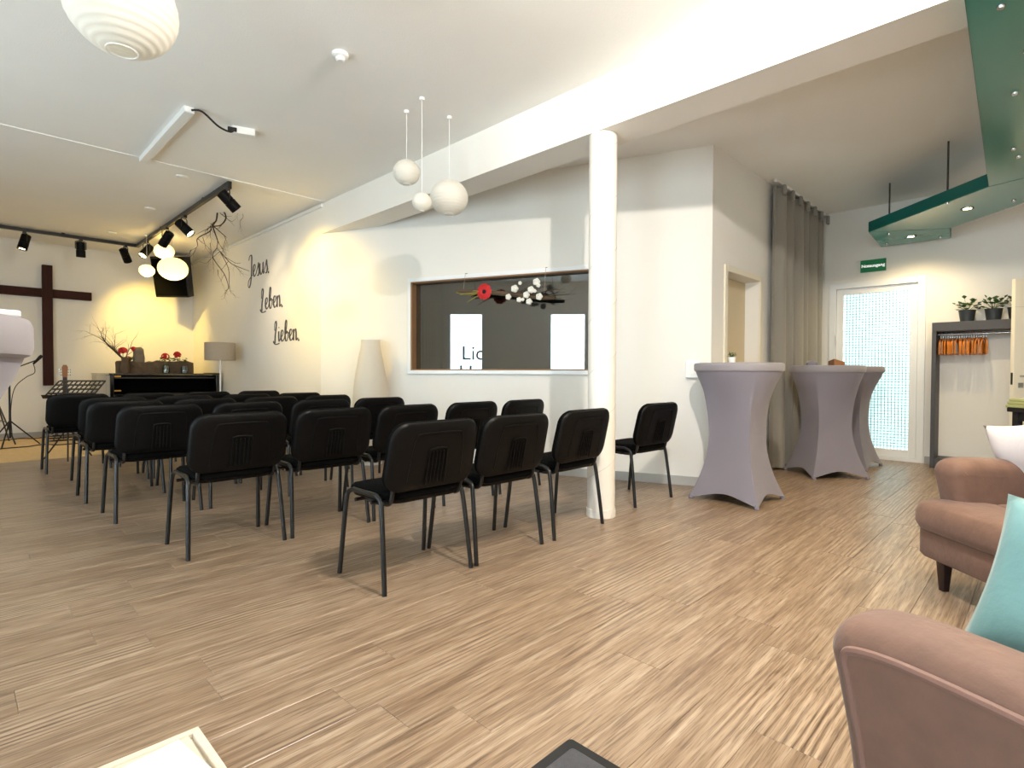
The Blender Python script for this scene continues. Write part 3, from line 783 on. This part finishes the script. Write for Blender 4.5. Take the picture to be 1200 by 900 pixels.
for k, (x, y, lab) in enumerate(((1.75, 6.67, 'small white ceiling fitting nearest the cable duct'), (1.8, 8.26, 'small white ceiling fitting, middle one above the stage'),
                                 (1.71, 10.1, 'small white ceiling fitting nearest the stage wall'))):
    t = thing('ceiling_fitting', lab, 'fitting', (x, y, CEIL), 0, 'small white ceiling fittings')
    MB().lathe([(.06, 0), (.055, -.012), (.04, -.016)], 20).build('ring', M['white'], t, smooth=True)
    MB().lathe([(.04, -.014), (.001, -.018)], 16).build('disc', M['white_gloss'], t, smooth=True)

# track with spotlights
tr = thing('lighting_track', 'black lighting track on the ceiling above the stage', 'track', (0, 0, 0))
MB().box(-2.3, 2.165, 10.66, 10.70, CEIL-.06, CEIL-.012).build('rail', M['black_metal'], tr)
MB().box(2.125, 2.165, 6.42, 10.66, CEIL-.06, CEIL-.012).build('rail', M['black_metal'], tr)
for x, y in ((-.5, 10.68), (1.2, 10.68), (2.145, 9.2), (2.145, 7.3)): MB().box(x-.02, x+.02, y-.02, y+.02, CEIL-.012, CEIL).build('mount', M['black_metal'], tr)
SPOTS = [((.76, 10.68), (-.25, -.1, -1), True, None, 'black track spotlight at the far left, lit'),
         ((1.41, 10.68), (.02, .08, -1), False, None, 'black track spotlight above the cross'),
         ((1.98, 10.68), (.4, .15, -1), False, (2.75, 11.7, 1.45), 'black track spotlight on the stage track nearest the corner'),
         ((2.145, 10.08), (-.55, -.3, -.75), True, None, 'black lit track spotlight beside the lanterns'),
         ((2.145, 8.95), (-.3, .6, -.75), False, None, 'black track spotlight behind the lanterns'),
         ((2.145, 8.1), (.6, -.55, -.8), True, None, 'black lit track spotlight beside the hanging branch'),
         ((2.145, 6.47), (.85, -.1, -.75), False, (3.32, 6.55, 1.85), 'black track spotlight at the near end of the track')]
for (x, y), d, lit, target, lab in SPOTS:
    t = thing('track_spotlight', lab, 'spotlight', (x, y, CEIL-.06), 0, 'spotlights on the lighting track')
    MB().box(-.02, .02, -.05, .05, -.03, 0).build('adapter', M['black_metal'], t)
    dv = Vector(d).normalized(); side = dv.cross(Vector((0, 0, 1))); side = side.normalized() if side.length > .1 else Vector((1, 0, 0))
    c = Vector((0, 0, -.15))
    for s in (-1, 1): MB().tube([Vector((0, 0, -.02))+side*s*.02, Vector((0, 0, -.04))+side*s*.066, c+side*s*.066], .006, 6).build('yoke', M['black_metal'], t, smooth=True)
    b = MB().lathe([(.045, .11), (.058, .1), (.058, -.01), (.053, -.015), (.06, -.02), (.06, -.12), (.054, -.12), (.05, -.1)], 24, cap1=False).build('lamp_body', M['black_plastic'], t, smooth=True)
    b.location = c; along(b, dv)
    MB().lathe([(.05, -.1), (.001, -.098)], 20, cap0=False).build('lens', M['lens_on' if lit or target else 'lens_off'], b)
    if lit or target:
        L = bpy.data.lights.new('track_light', 'SPOT'); L.energy = SPOT_W*(1.0 if target else .35); L.color = (1, .68, .15) if target else (1, .80, .50)
        L.spot_size = R(96 if target else 110); L.spot_blend = 1.0; L.shadow_soft_size = .03
        lo = bpy.data.objects.new('track_light', L); col.objects.link(lo); lo.parent = t
        dd = (Vector(target)-Vector((x, y, CEIL-.21))).normalized() if target else dv
        if target: along(b, dd)
        lo.location = c+dd*.135; along(lo, dd)

# ------------------------------------------------------------------ paper lanterns
def lantern(x, y, z, r, lab, m='paper', sq=.92, cord=True, group=None):
    t = thing('paper_lantern', lab, 'lantern', (x, y, z), 0, group)
    n = 15; prof = []
    a0 = .28
    for k in range(n*4+1):
        a = a0+(math.pi-2*a0)*k/(n*4)
        rr = r*(1+.02*abs(math.sin(k*math.pi/4))-.015)
        prof.append((rr*math.sin(a), -rr*sq*math.cos(a)))
    MB().lathe(prof, 40, cap0=False, cap1=False).build('shade', M[m], t, smooth=True)
    MB().tube([(r*.275*math.cos(q), r*.275*math.sin(q), -r*sq*.96) for q in [i*2*math.pi/24 for i in range(25)]], .003, 5).build('rim', M['white'], t)
    MB().tube([(0, 0, r*sq*.9), (0, 0, CEIL-z-.01)], .0022, 5).build('cord', M['white'], t)
    MB().lathe([(.02, CEIL-z-.02), (.02, CEIL-z)], 12).build('ceiling_hook', M['white'], t)
    MB().tube([(-r*.28, 0, r*sq*.9), (r*.28, 0, r*sq*.9)], .002, 5).build('wire', M['steel'], t)
    if m == 'paper_warm':  # bulb and fill light added inside so the ivory shades glow
        b = MB().lathe([(.004, .05), (.012, .04), (.012, .015), (.022, -.01), (.018, -.03), (.002, -.036)], 14).build('added_bulb', M['added_bulb'], t, smooth=True)
        L = bpy.data.lights.new('lantern_fill', 'POINT'); L.energy = 2.4*r/.14; L.color = (1, .82, .48); L.shadow_soft_size = .04
        lo = bpy.data.objects.new('lantern_fill', L); col.objects.link(lo); lo.parent = t; lo.location = (0, 0, -.075)
lantern(.50, 2.72, 2.525, .20, 'large white paper lantern at the top left edge', group='white paper lanterns')
lantern(2.57, 3.71, 2.65, .107, 'medium white paper lantern, upper left of the cluster before the beam', group='white paper lanterns')
lantern(2.87, 3.54, 2.48, .155, 'largest white paper lantern of the cluster before the beam', group='white paper lanterns')
lantern(2.53, 3.45, 2.35, .075, 'smallest white paper lantern of the cluster before the beam', group='white paper lanterns')
lantern(2.34, 9.90, 2.93, .14, 'ivory paper lantern highest above the stage', 'paper_warm', .84, group='ivory paper lanterns above the stage')
lantern(2.10, 9.86, 2.59, .106, 'small ivory paper lantern left of the black speaker', 'paper_warm', .84, group='ivory paper lanterns above the stage')
lantern(2.41, 9.70, 2.64, .208, 'large ivory paper lantern before the black speaker', 'paper_warm', .84, group='ivory paper lanterns above the stage')

# tall paper floor lamp
t = thing('paper_floor_lamp', 'tall tapered white paper floor lamp against the booth wall', 'lamp', (3.36, 5.56, 0))
prof = []
ctrl = [(.14, .03), (.185, .12), (.205, .35), (.205, .6), (.19, .85), (.165, 1.05), (.135, 1.22), (.112, 1.33), (.105, 1.42)]
for p in catmull([Vector((a, b, 0)) for a, b in ctrl], 5): prof.append((p.x*(1+.01*math.sin(p.y*150)), p.y))
MB().lathe(prof, 36, cap0=False, cap1=False).build('shade', M['paper_lamp'], t, smooth=70)
MB().lathe([(.13, 0), (.13, .03)], 24).build('base', M['white'], t, smooth=True)
MB().tube([(.105*math.cos(q), .105*math.sin(q), 1.42) for q in [i*2*math.pi/24 for i in range(25)]], .004, 5).build('top_ring', M['white'], t)

# ------------------------------------------------------------------ stage wall: cross, speaker
cr = thing('wooden_cross', 'tall dark wooden cross on the stage wall', 'cross', (1.10, YS-.05, 0))
MB().box(-.065, .065, -.05, .045, .82, 2.77).build('upright', M['wood_dark'], cr, bevel=.006)
for x0, x1 in ((-.575, -.065), (.065, .575)): MB().box(x0, x1, -.045, .04, 2.25, 2.385).build('crossbar', M['wood_dark'], cr, bevel=.006)
sp = thing('loudspeaker', 'black loudspeaker mounted high in the stage corner', 'speaker', (2.80, 11.13, 2.73), R(-43))
bx = MB().loft([[(x, y, z) for x, y in [(-.30*k, -.17), (.30*k, -.17), (.22*k, .16), (-.22*k, .16)]] for k, z in ((.94, -.34), (1, .36))])
rotm = Matrix.Rotation(R(12), 4, 'X'); bx.xform(lambda p: rotm @ p).build('cabinet', M['black_matte'], sp, bevel=.01)
MB().box(-.27, .27, -.182, -.172, -.31, .32).xform(lambda p: rotm @ p).build('grille', M['black_fabric'], sp)
MB().box(-.05, .05, .16, .30, -.05, .05).build('bracket', M['black_metal'], sp)
MB().box(-.12, .12, .295, .31, -.14, .14).build('wall_plate', M['black_metal'], sp)

# lettering on the wall
GL = {
 'J': ([[(.0, .80), (.05, .96), (.15, 1.0), (.2, .9), (.19, .55), (.17, .15), (.12, -.22), (.03, -.42), (-.05, -.36), (-.03, -.15), (.1, .0), (.24, .1)]], .26),
 'e': ([[(.0, .16), (.11, .26), (.18, .42), (.13, .53), (.06, .45), (.04, .2), (.10, .02), (.18, .05), (.26, .16)]], .24),
 's': ([[(.0, .16), (.09, .36), (.14, .55), (.16, .38), (.19, .18), (.14, .01), (.05, .02)], [(.16, .05), (.24, .15)]], .22),
 'u': ([[(.02, .5), (.02, .2), (.07, .02), (.14, .05), (.2, .25), (.22, .5), (.22, .2), (.25, .02), (.32, .12)]], .30),
 'L': ([[(.05, .55), (.05, .85), (.11, 1.0), (.16, .9), (.13, .6), (.08, .3), (.06, -.05)], [(-.05, .03), (.06, -.1), (.2, -.12), (.34, -.08)]], .27),
 'b': ([[(.0, .16), (.1, .45), (.16, .85), (.12, .98), (.07, .8), (.05, .3), (.09, .03), (.17, .04), (.22, .25), (.18, .45), (.11, .36)], [(.19, .4), (.28, .36)]], .27),
 'i': ([[(.03, .5), (.03, .2), (.06, .02), (.14, .14)], [(.035, .66), (.05, .7)]], .13),
 'n': ([[(.02, .52), (.03, .25), (.03, .0)], [(.03, .2), (.08, .44), (.15, .5), (.18, .3), (.18, .05), (.22, .02), (.28, .1)]], .28),
 '.': ([[(.02, .03), (.04, .0), (.05, .03)]], .1)}
def lettering(word, y_start, y_end, base, cap, lab):
    t = thing('wall_lettering', lab, 'lettering', (XT, y_start, base), 0, 'script words on the side wall')
    adv = sum(GL[c][1] for c in word); k = (y_start-y_end)/adv; u = 0
    for c in word:
        mb = MB()
        for stk in GL[c][0]:
            P = catmull([Vector(((u+a)*k, b*cap, 0)) for a, b in stk], 6)
            rings = []
            for i, p in enumerate(P):
                d = (P[min(i+1, len(P)-1)]-P[max(i-1, 0)]).normalized()
                wdt = .007+.011*max(0, -d.y)**1.3+.002*abs(d.y)
                if c == '.': wdt = .018
                n_ = Vector((-d.y, d.x, 0))*wdt
                a, b = p+n_, p-n_
                rings.append([(-.004, -a.x, a.y), (-.004, -b.x, b.y), (-.0002, -b.x, b.y), (-.0002, -a.x, a.y)])
            mb.loft(rings)
        mb.build('letter', M['letter'], t); u += GL[c][1]
lettering('Jesus.', 8.86, 8.08, 2.50, .34, 'dark script word Jesus, topmost on the side wall')
lettering('Leben.', 8.40, 7.62, 1.97, .31, 'dark script word Leben, middle one on the side wall')
lettering('Lieben.', 7.93, 7.10, 1.48, .29, 'dark script word Lieben, lowest on the side wall')

# ------------------------------------------------------------------ grand piano and decoration
pn = thing('grand_piano', 'black grand piano with closed lid in the stage corner', 'piano', (1.64, 9.95, .012))
cur = catmull([Vector((1.5, .62, 0)), Vector((1.46, .82, 0)), Vector((1.25, 1.05, 0)), Vector((1.02, 1.25, 0)), Vector((.9, 1.48, 0)), Vector((.72, 1.62, 0)), Vector((.4, 1.66, 0)), (Vector((.12, 1.64, 0)))], 5)
out = [(0, .30), (1.5, .30)]+[(p.x, p.y) for p in cur]+[(.02, 1.6), (0, 1.5)]
MB().prism(out, .68, .985).build('case', M['piano'], pn, smooth=True)
lid = [(0, 0.02), (1.5, 0.02)]+out[2:]
MB().prism(offset_poly(lid, -.008), .99, 1.012).build('lid', M['piano'], pn, smooth=True)
for x0, x1 in ((0, .05), (1.45, 1.5)): MB().prism([(x0, 0), (x1, 0), (x1, .30), (x0, .30)], .62, .985).build('cheek', M['piano'], pn, bevel=.006)
MB().box(.05, 1.45, .0, .30, .62, .69).build('key_bed', M['piano'], pn, bevel=.004)
MB().loft([[(x, y, z) for y, z in ((.04, .70), (.16, .73), (.28, .90), (.30, .985), (.30, .69), (.04, .69))] for x in (.052, 1.448)]).build('fallboard', M['piano'], pn)
MB().box(.06, 1.44, .03, .05, .93, .96).build('music_shelf', M['piano'], pn, bevel=.004)
for z in (.74, .955): MB().box(.06, .14, .02, .03, z, z+.02).build('hinge', M['brass'], pn)  # brass pieces stand in for gold reflections at the left of the front
for x, y in ((.14, .42), (1.36, .42), (.45, 1.45)):
    MB().loft([[(x+a, y+b, z) for a, b in rrect(w_, w_, .02, 4)] for w_, z in ((.06, .0), (.06, .05), (.085, .06), (.12, .62), (.13, .68))]).build('leg', M['piano'], pn, smooth=True)
MB().box(.7, .72, .38, .44, .12, .68).box(.8, .82, .38, .44, .12, .68).box(.66, .86, .34, .46, .08, .13).build('pedal_lyre', M['piano'], pn, bevel=.004)
PT = 1.0245
tg = thing('olive_cloth', 'olive cloth hanging over the right end of the piano', 'cloth', (3.12, 10.05, PT+.001))
MB().box(-.12, .04, -.07, .25, 0, .012).build('top_fold', M['olive'], tg, bevel=.004)
MB().box(.03, .045, -.07, .25, -.30, .006).build('hanging_end', M['olive'], tg, bevel=.004)

tro = thing('bark_planter', 'rustic bark planter with red flowers standing on the piano', 'planter', (2.30, 10.28, PT))
g = random.Random(9)
def rough_box(x0, x1, y0, y1, z0, z1, nx=14, amp=.02):
    rings = []
    for i in range(nx+1):
        x = x0+(x1-x0)*i/nx; j = lambda: g.uniform(-amp, amp)
        rings.append([(x, y0+j(), z0), (x, y1+j(), z0), (x, y1+j()*.5, (z0+z1)/2), (x, y1+j(), z1+j()), (x, (y0+y1)/2, z1+j()), (x, y0+j(), z1+j()), (x, y0+j()*.5, (z0+z1)/2)])
    return MB().loft(rings)
rough_box(-.52, .52, -.09, .09, 0.0, .19).build('bark_trough', M['bark'], tro)
MB().loft([[(-.23+x*k, y*k, z) for x, y in rrect(.15, .09, .03, 4)] for k, z in ((1, .16), (1.05, .24), (.9, .32), (.85, .38), (.5, .41))]).build('stone_tower', M['stone'], tro, smooth=30)
def flower(parent, x, y, z, r, seed, name='flower', m='red_petal'):
    q = random.Random(seed); mb = MB()
    for k in range(34):
        a = q.uniform(0, 6.28); e = q.uniform(-.6, 1.4)
        d = Vector((math.cos(a)*math.cos(e), math.sin(a)*math.cos(e), math.sin(e)))
        s = Vector((-math.sin(a), math.cos(a), 0)); u = d.cross(s); c = Vector((x, y, z))+d*r*.8; k2 = r*.42
        mb.add([c-s*k2, c+u*k2+d*k2*.3, c+s*k2, c-u*k2+d*k2*.3, c+d*k2*.5], [(0, 1, 4), (1, 2, 4), (2, 3, 4), (3, 0, 4)])
    mb.lathe([(r*.3, -r*.5), (r*.45, 0), (r*.3, r*.4)], 8, (x, y, z))
    return mb.build(name, M[m], parent)
for k, (x, y, z, r) in enumerate(((-.44, -.02, .34, .065), (-.30, .0, .38, .04), (.13, -.02, .27, .06), (.30, -.02, .30, .06), (-.37, .03, .22, .05))):
    f = flower(tro, x, y, z, r, k); MB().tube([(x, y, .15), (x, y, z)], .004, 5).build('stem', M['green_leaf'], f)
lv = MB()
for k in range(140):
    x = g.choice([g.uniform(-.45, -.32), g.uniform(.02, .42), g.uniform(.05, .42)]); y = g.uniform(-.10, .06); z = g.uniform(.15, .25)
    a = g.uniform(0, 6.28); s = Vector((math.cos(a), math.sin(a), .3))*.026; u = Vector((-math.sin(a), math.cos(a), .4))*.02; c = Vector((x, y, z))
    lv.add([c-s, c+u, c+s, c-u], [(0, 1, 2), (0, 2, 3)])
lv.build('foliage', M['green_leaf'], tro)
bq = thing('branch_vase', 'bare branches in a bark vase on the left end of the piano', 'branches', (1.86, 10.12, PT))
MB().lathe([(.05, 0), (.06, .08), (.045, .20), (.05, .24)], 14).build('vase', M['bark'], bq, smooth=True)
tw = MB(); g2 = random.Random(21)
for k in range(2):
    twig(tw, (0, 0, .2), (-.42+.12*k, .28-.3*k, .5), .46, .014, 3, g2, .95, 5, 5)
twig(tw, (0, 0, .2), (.2, -.1, .5), .3, .008, 2, g2, .8, 5, 4)
tw.build('branch', M['twig'], bq)
for k, (x, y, lab) in enumerate(((2.40, 10.10, 'glass jar in front of the planter, left one'), (2.66, 10.10, 'glass jar in front of the planter, right one'))):
    t = thing('glass_jar', lab, 'jar', (x, y, PT), 0, 'glass jars on the piano')
    MB().lathe([(.045, .001), (.05, .02), (.05, .10), (.042, .115), (.042, .125), (.038, .125), (.038, .112), (.045, .095), (.045, .02), (.001, .01)], 20, cap1=False).build('glass', M['jar_glass'], t, smooth=True)
    MB().lathe([(.03, .012), (.03, .05)], 14).build('candle', M['cotton'], t, smooth=True)

# floor lamp with linen drum shade
t = thing('floor_lamp', 'white floor lamp with beige drum shade beside the piano', 'lamp', (2.90, 9.14, 0))
MB().lathe([(.14, 0), (.14, .015), (.02, .025)], 28).build('base', M['white'], t, smooth=True)
MB().lathe([(.012, .02), (.012, 1.36)], 12).build('pole', M['white_gloss'], t, smooth=True)
MB().lathe([(.215, 1.23), (.215, 1.50), (.21, 1.50), (.21, 1.23)], 40, cap0=False, cap1=False).build('lamp_shade', M['linen'], t, smooth=True)
MB().tube([(-.21, 0, 1.36), (.21, 0, 1.36)], .003, 5).tube([(0, -.21, 1.36), (0, .21, 1.36)], .003, 5).build('shade_spider', M['steel'], t)

# ------------------------------------------------------------------ hanging branch near the track
hb = thing('hanging_branch', 'bare branch hanging from the ceiling beside the track spotlights', 'branches', (2.59, 7.647, 2.28))
ra = Vector((.6997, -.7145, 0)); fa = Vector((.7145, .6997, 0))
def hp(px, py, dep=0): return ra*((px-262)*.0112)+fa*dep+Vector((0, 0, (342-py)*.0112-.13))
lines = [([(262, 236), (258, 242), (252, 248), (250, 258), (245, 268), (239, 272)], .010), ([(252, 248), (243, 251), (239, 262), (239, 270), (240, 285), (242, 295), (248, 300)], .009),
         ([(239, 272), (233, 275), (224, 286), (217, 292), (207, 297)], .006), ([(242, 295), (243, 308), (248, 325), (252, 340), (251, 345)], .005),
         ([(248, 300), (254, 310), (264, 316), (277, 321)], .005), ([(241, 270), (249, 280), (255, 284)], .005), ([(217, 292), (219, 300)], .003),
         ([(228, 284), (228, 294), (226, 300)], .003), ([(252, 248), (264, 249), (270, 256), (268, 263)], .003), ([(248, 300), (253, 318), (253, 335), (257, 343)], .004), ([(247, 322), (240, 326)], .003), ([(240, 292), (232, 300)], .003),
         ([(250, 305), (262, 312), (270, 313)], .003)]
br = MB(); g = random.Random(4)
for P, r in lines:
    d0 = 0; Q = []
    for i, (a, b) in enumerate(P):
        Q.append(hp(a, b, .10*math.sin(a*.7+b*.3)))
    C = catmull(Q, 4); br.tube(C, [r*1.35*(1-.5*i/len(C)) for i in range(len(C))], 5)
    for q in Q[1:]:
        if g.random() < .75:
            twig(br, q, (g.uniform(-.7, .7), g.uniform(-.7, .7), -.7), g.uniform(.12, .26), r*.6, 1, g, .8, 4, 4)
br.build('branch', M['twig'], hb)
MB().tube([hp(262, 236, .10*math.sin(262*.7+236*.3)), Vector((.0, 0, CEIL-2.28))], .002, 4).build('thread', M['cable'], hb)

# ------------------------------------------------------------------ branch decoration in front of the inner window
wb_ = thing('window_branch', 'branch garland with a red flower hanging before the inner window', 'decoration', bw, UA)
def wp(t_, z, d=0): return (t_+.13, -.09+d, z)
P = [wp(1.90, 1.955), wp(2.05, 1.945), wp(2.3, 1.92), wp(2.55, 1.885), wp(2.8, 1.85), wp(3.0, 1.83)]
P = [wp(1.86, 1.94), wp(2.05, 1.925), wp(2.3, 1.895), wp(2.55, 1.86), wp(2.8, 1.82), wp(2.98, 1.81)]
tb = MB(); tb.tube(catmull(P, 5), [.026-.014*abs(i/25-.5) for i in range(26)], 7)
tb.build('branch', M['bark'], wb_)
gs = MB(); g = random.Random(14)
for k in range(6): twig(gs, wp(2.15+.05*k, 1.90), (-1+.3*g.random(), .05*g.uniform(-1, 1), .12*g.uniform(-1, 1.6)), .3, .009, 0, g, .3, 4, 5)
gs.build('grass_stems', M['olive'], wb_)
gs = MB()
for k in range(9): twig(gs, wp(2.35+.06*k, 1.87), (1, .25*g.uniform(-1, .2), .6*g.uniform(-.9, .6)), .19, .005, 1, g, .7, 4, 5)
gs.build('side_twigs', M['twig'], wb_)
f = MB()
for k in range(9):
    a = k*2*math.pi/9; c = Vector((2.34+.052*math.cos(a), -.145, 1.905+.052*math.sin(a)))
    d = Vector((math.cos(a), 0, math.sin(a))); s = Vector((-math.sin(a), 0, math.cos(a)))
    f.add([c-d*.045, c-d*.01+s*.03-Vector((0, .014, 0)), c+d*.032+s*.02, c+d*.032-s*.02, c-d*.01-s*.03-Vector((0, .014, 0)), c+Vector((0, .02, 0))], [(0, 1, 4), (1, 2, 3, 4), (0, 5, 1), (1, 5, 2), (2, 5, 3), (3, 5, 4), (4, 5, 0)])
fl = f.build('red_flower', M['red_petal'], wb_)
MB().lathe([(.001, -.012), (.024, -.006), (.03, .01)], 10).xform(lambda p: Vector((2.34+p.x, -.145+p.z, 1.905+p.y))).build('flower_centre', M['mat_black'], fl, smooth=True)
for k, (tt, zz, r) in enumerate(((2.56, 1.915, .04), (2.49, 1.835, .032), (2.74, 1.895, .036), (2.69, 1.845, .036), (2.80, 1.97, .038), (2.83, 1.82, .036), (2.72, 1.775, .034), (2.61, 1.80, .028), (2.65, 1.80, .02), (2.82, 1.935, .022), (2.62, 1.97, .02), (2.78, 1.88, .02))):
    q = random.Random(40+k); mb = MB()
    for e in range(5):
        a = e*1.257; c = Vector((tt+.13+.5*r*math.cos(a), -.15, zz+.5*r*math.sin(a)))
        mb.lathe([(.1*r, -.55*r), (.5*r, -.3*r), (.58*r, 0), (.5*r, .3*r), (.1*r, .55*r)], 8, c)
    mb.build('cotton_boll', M['cotton'], wb_, smooth=True)
for tt, zz in ((1.93, 1.945), (2.86, 1.86)):
    MB().tube([wp(tt, zz), (tt+.13, -.045, wz1+.045)], .0025, 4).build('thread', M['linen'], wb_)
    MB().tube([(tt+.13, -.045, wz1+.045), (tt+.13, 0, wz1+.055)], .003, 4).build('nail', M['dark_steel'], wb_)

# ------------------------------------------------------------------ stage things
tag(MB().loft([[(x, y, z) for x, y in rrect(4.2-2*i, 2.9-2*i, .04, 3, .5, 9.95)] for i, z in ((0, .0005), (0, .008), (.01, .012))]).build('jute_rug', M['jute']), 'light tan woven rug covering the stage floor', 'rug')
RZ = .012
ms = thing('music_stand', 'black perforated music stand behind the far left chair', 'music stand', (.96, 8.33, 0))
dk = MB(); nx, ny = 10, 4
DW, DH = .52, .34
hx, hy = DW/nx, DH/ny
for i in range(nx+1): dk.box(-DW/2+i*hx-(.008 if 0 < i < nx else .01), -DW/2+i*hx+(.008 if 0 < i < nx else .01), -.002, .002, 0, DH)
for j in range(ny+1): dk.box(-DW/2, DW/2, -.0021, .0021, j*hy-.014, j*hy+.014)
dko = dk.build('desk', M['black_metal'], ms); dko.location = (0, 0, .735); dko.rotation_euler = (R(-55), 0, R(-38))
MB().box(-.26, .26, -.05, 0, -.015, -.010).build('ledge', M['black_metal'], dko)
MB().lathe([(.011, .25), (.011, .84)], 10).build('pole', M['black_metal'], ms, smooth=True)
for k in range(3):
    a = k*2.094+.4; MB().tube([(0, 0, .38), (.26*math.cos(a), .26*math.sin(a), .01)], .008, 6).build('leg', M['black_metal'], ms, smooth=True)
gt = thing('guitar', 'acoustic guitar on a stand before the stage wall', 'guitar', (1.19, 10.6, RZ))
hb_ = catmull([Vector((a, b, 0)) for a, b in ((0, .12), (.16, .16), (.19, .28), (.13, .42), (.12, .46), (.14, .54), (.09, .62), (0, .635))], 5)
outl = [(p.x, p.y) for p in hb_]+[(-p.x, p.y) for p in hb_[-2:0:-1]]
MB().loft([[(x, y, z) for x, z in outl] for y in (-.045, .045)]).build('body', M['guitar_wood'], gt, smooth=True)
MB().lathe([(.05, -.002), (.05, 0)], 20).xform(lambda p: Vector((p.x, -.046+p.z, .47+p.y))).build('sound_hole', M['mat_black'], gt)
MB().box(-.026, .026, -.055, -.02, .55, .95).build('neck', M['walnut'], gt, bevel=.004)
hd = MB().loft([[(x, y, z) for x, z in ((-.028, .95), (.028, .95), (.036, 1.10), (.02, 1.135), (-.02, 1.135), (-.036, 1.10))] for y in (-.045, -.028)]).build('headstock', M['guitar_wood'], gt)
for s in (-1, 1):
    for z in (.985, 1.025, 1.065): MB().tube([(s*.03, -.036, z), (s*.055, -.036, z)], .006, 6).lathe([(.01, -.008), (.01, .008)], 8, (s*.058, -.036, z)).build('tuning_peg', M['steel'], hd)
MB().tube([(-.14, 0, 0), (-.08, .03, .18), (0, .07, .5)], .008, 6).tube([(.14, 0, 0), (.08, .03, .18), (0, .07, .5)], .008, 6).tube([(0, .2, 0), (0, .07, .5)], .008, 6).tube([(-.1, -.07, .1), (-.08, .05, .13), (.08, .05, .13), (.1, -.07, .1)], .008, 6).build('stand', M['black_metal'], gt, smooth=True)
mk = thing('microphone_stand', 'black microphone stand at the left of the stage', 'microphone stand', (.55, 10.15, RZ))
MB().lathe([(.012, .12), (.012, 1.05)], 10).build('pole', M['black_metal'], mk, smooth=True)
for k in range(3):
    a = k*2.094+.2; MB().tube([(0, 0, .36), (.32*math.cos(a), .32*math.sin(a), .012)], .009, 6).build('leg', M['black_metal'], mk, smooth=True)
MB().tube([(-.2, .12, .98), (0, 0, 1.05), (.27, -.16, 1.19)], .008, 8).build('boom', M['black_metal'], mk, smooth=True)
MB().tube([(.24, -.14, 1.14), (.27, -.16, 1.18), (.31, -.185, 1.235), (.325, -.195, 1.255)], [.012, .016, .022, .018], 10).build('microphone', M['black_matte'], mk, smooth=True)
MB().tube(catmull([(.24, -.14, 1.14), (.25, -.16, 1.02), (.16, -.1, .95), (.05, -.03, .8), (.01, -.02, .5), (.02, -.02, .15)], 6), .005, 6).build('cable', M['cable'], mk, smooth=True)
t = thing('tripod_stand', 'grey tripod stand behind the microphone stand', 'stand', (.42, 10.65, RZ))
MB().lathe([(.014, .3), (.014, 1.3)], 10).build('pole', M['dark_steel'], t, smooth=True)
for k in range(3):
    a = k*2.094+1.1; MB().tube([(0, 0, .7), (.36*math.cos(a), .36*math.sin(a), .01)], .01, 6).build('leg', M['dark_steel'], t, smooth=True)
    MB().tube([(0, 0, .32), (.2*math.cos(a), .2*math.sin(a), .33)], .006, 6).build('brace', M['dark_steel'], t, smooth=True)
g = random.Random(31)
for k, lab in enumerate(('black stage cable lying along the stage wall', 'black stage cable winding across the front of the rug', 'black stage cable coiled behind the far left chair')):
    if k == 2: P = [(1.15+.16*math.cos(i*.7)*(1+.02*i), 10.35+.14*math.sin(i*.7), .02+.004*i) for i in range(22)]
    else: P = [(-.4+.16*i, (11.2, 10.0)[k]+g.uniform(-.12, .12), .019) for i in range(15)]
    tag(MB().tube(catmull(P, 4), .008, 6).build('stage_cable', M['cable'], smooth=True), lab, 'cable', 'cables on the stage')

# ------------------------------------------------------------------ near floor things
t = thing('doormat', 'dark grey doormat with black rubber border on the floor', 'doormat', (.83, .63, 0))
MB().loft([[(x, y, z) for x, y in rrect(.78-2*i, .655-2*i, .012, 3)] for i, z in ((0, .0005), (0, .005), (.004, .008))]).build('rubber_border', M['mat_black'], t)
MB().loft([[(x, y, z) for x, y in rrect(.71-2*i, .585-2*i, .01, 3)] for i, z in ((0, .008), (0, .012), (.004, .014))]).build('pile', M['mat_grey'], t)
t = thing('wooden_tray', 'whitewashed wooden tray on the floor at the bottom edge', 'tray', (.30, 1.48, 0))
hx, hy = .185, .25
for bx in ((-hx, hx, hy-.022, hy, 0, .026), (-hx, hx, -hy, -hy+.022, 0, .026), (-hx, -hx+.022, -hy+.022, hy-.022, 0, .026), (hx-.022, hx, -hy+.022, hy-.022, 0, .026)):
    MB().box(*bx).build('side', M['whitewash'], t, bevel=.003)
MB().box(-hx+.022, hx-.022, -hy+.022, hy-.022, .004, .012).build('bottom', M['whitewash'], t)
for k in range(3):
    MB().box(-hx+.03, hx-.03, -hy+.03+.155*k, -hy+.17+.155*k, .0125, .020).build('slat', M['whitewash'], t, bevel=.002)
tag(MB().box(-.08, .08, -.11, .11, 0, .02).build('leaflet_stack', M['white_gloss'], bevel=.002, loc=(.36, 1.56, .0205), rotz=.15), 'stack of white leaflets in the wooden tray', 'leaflets')
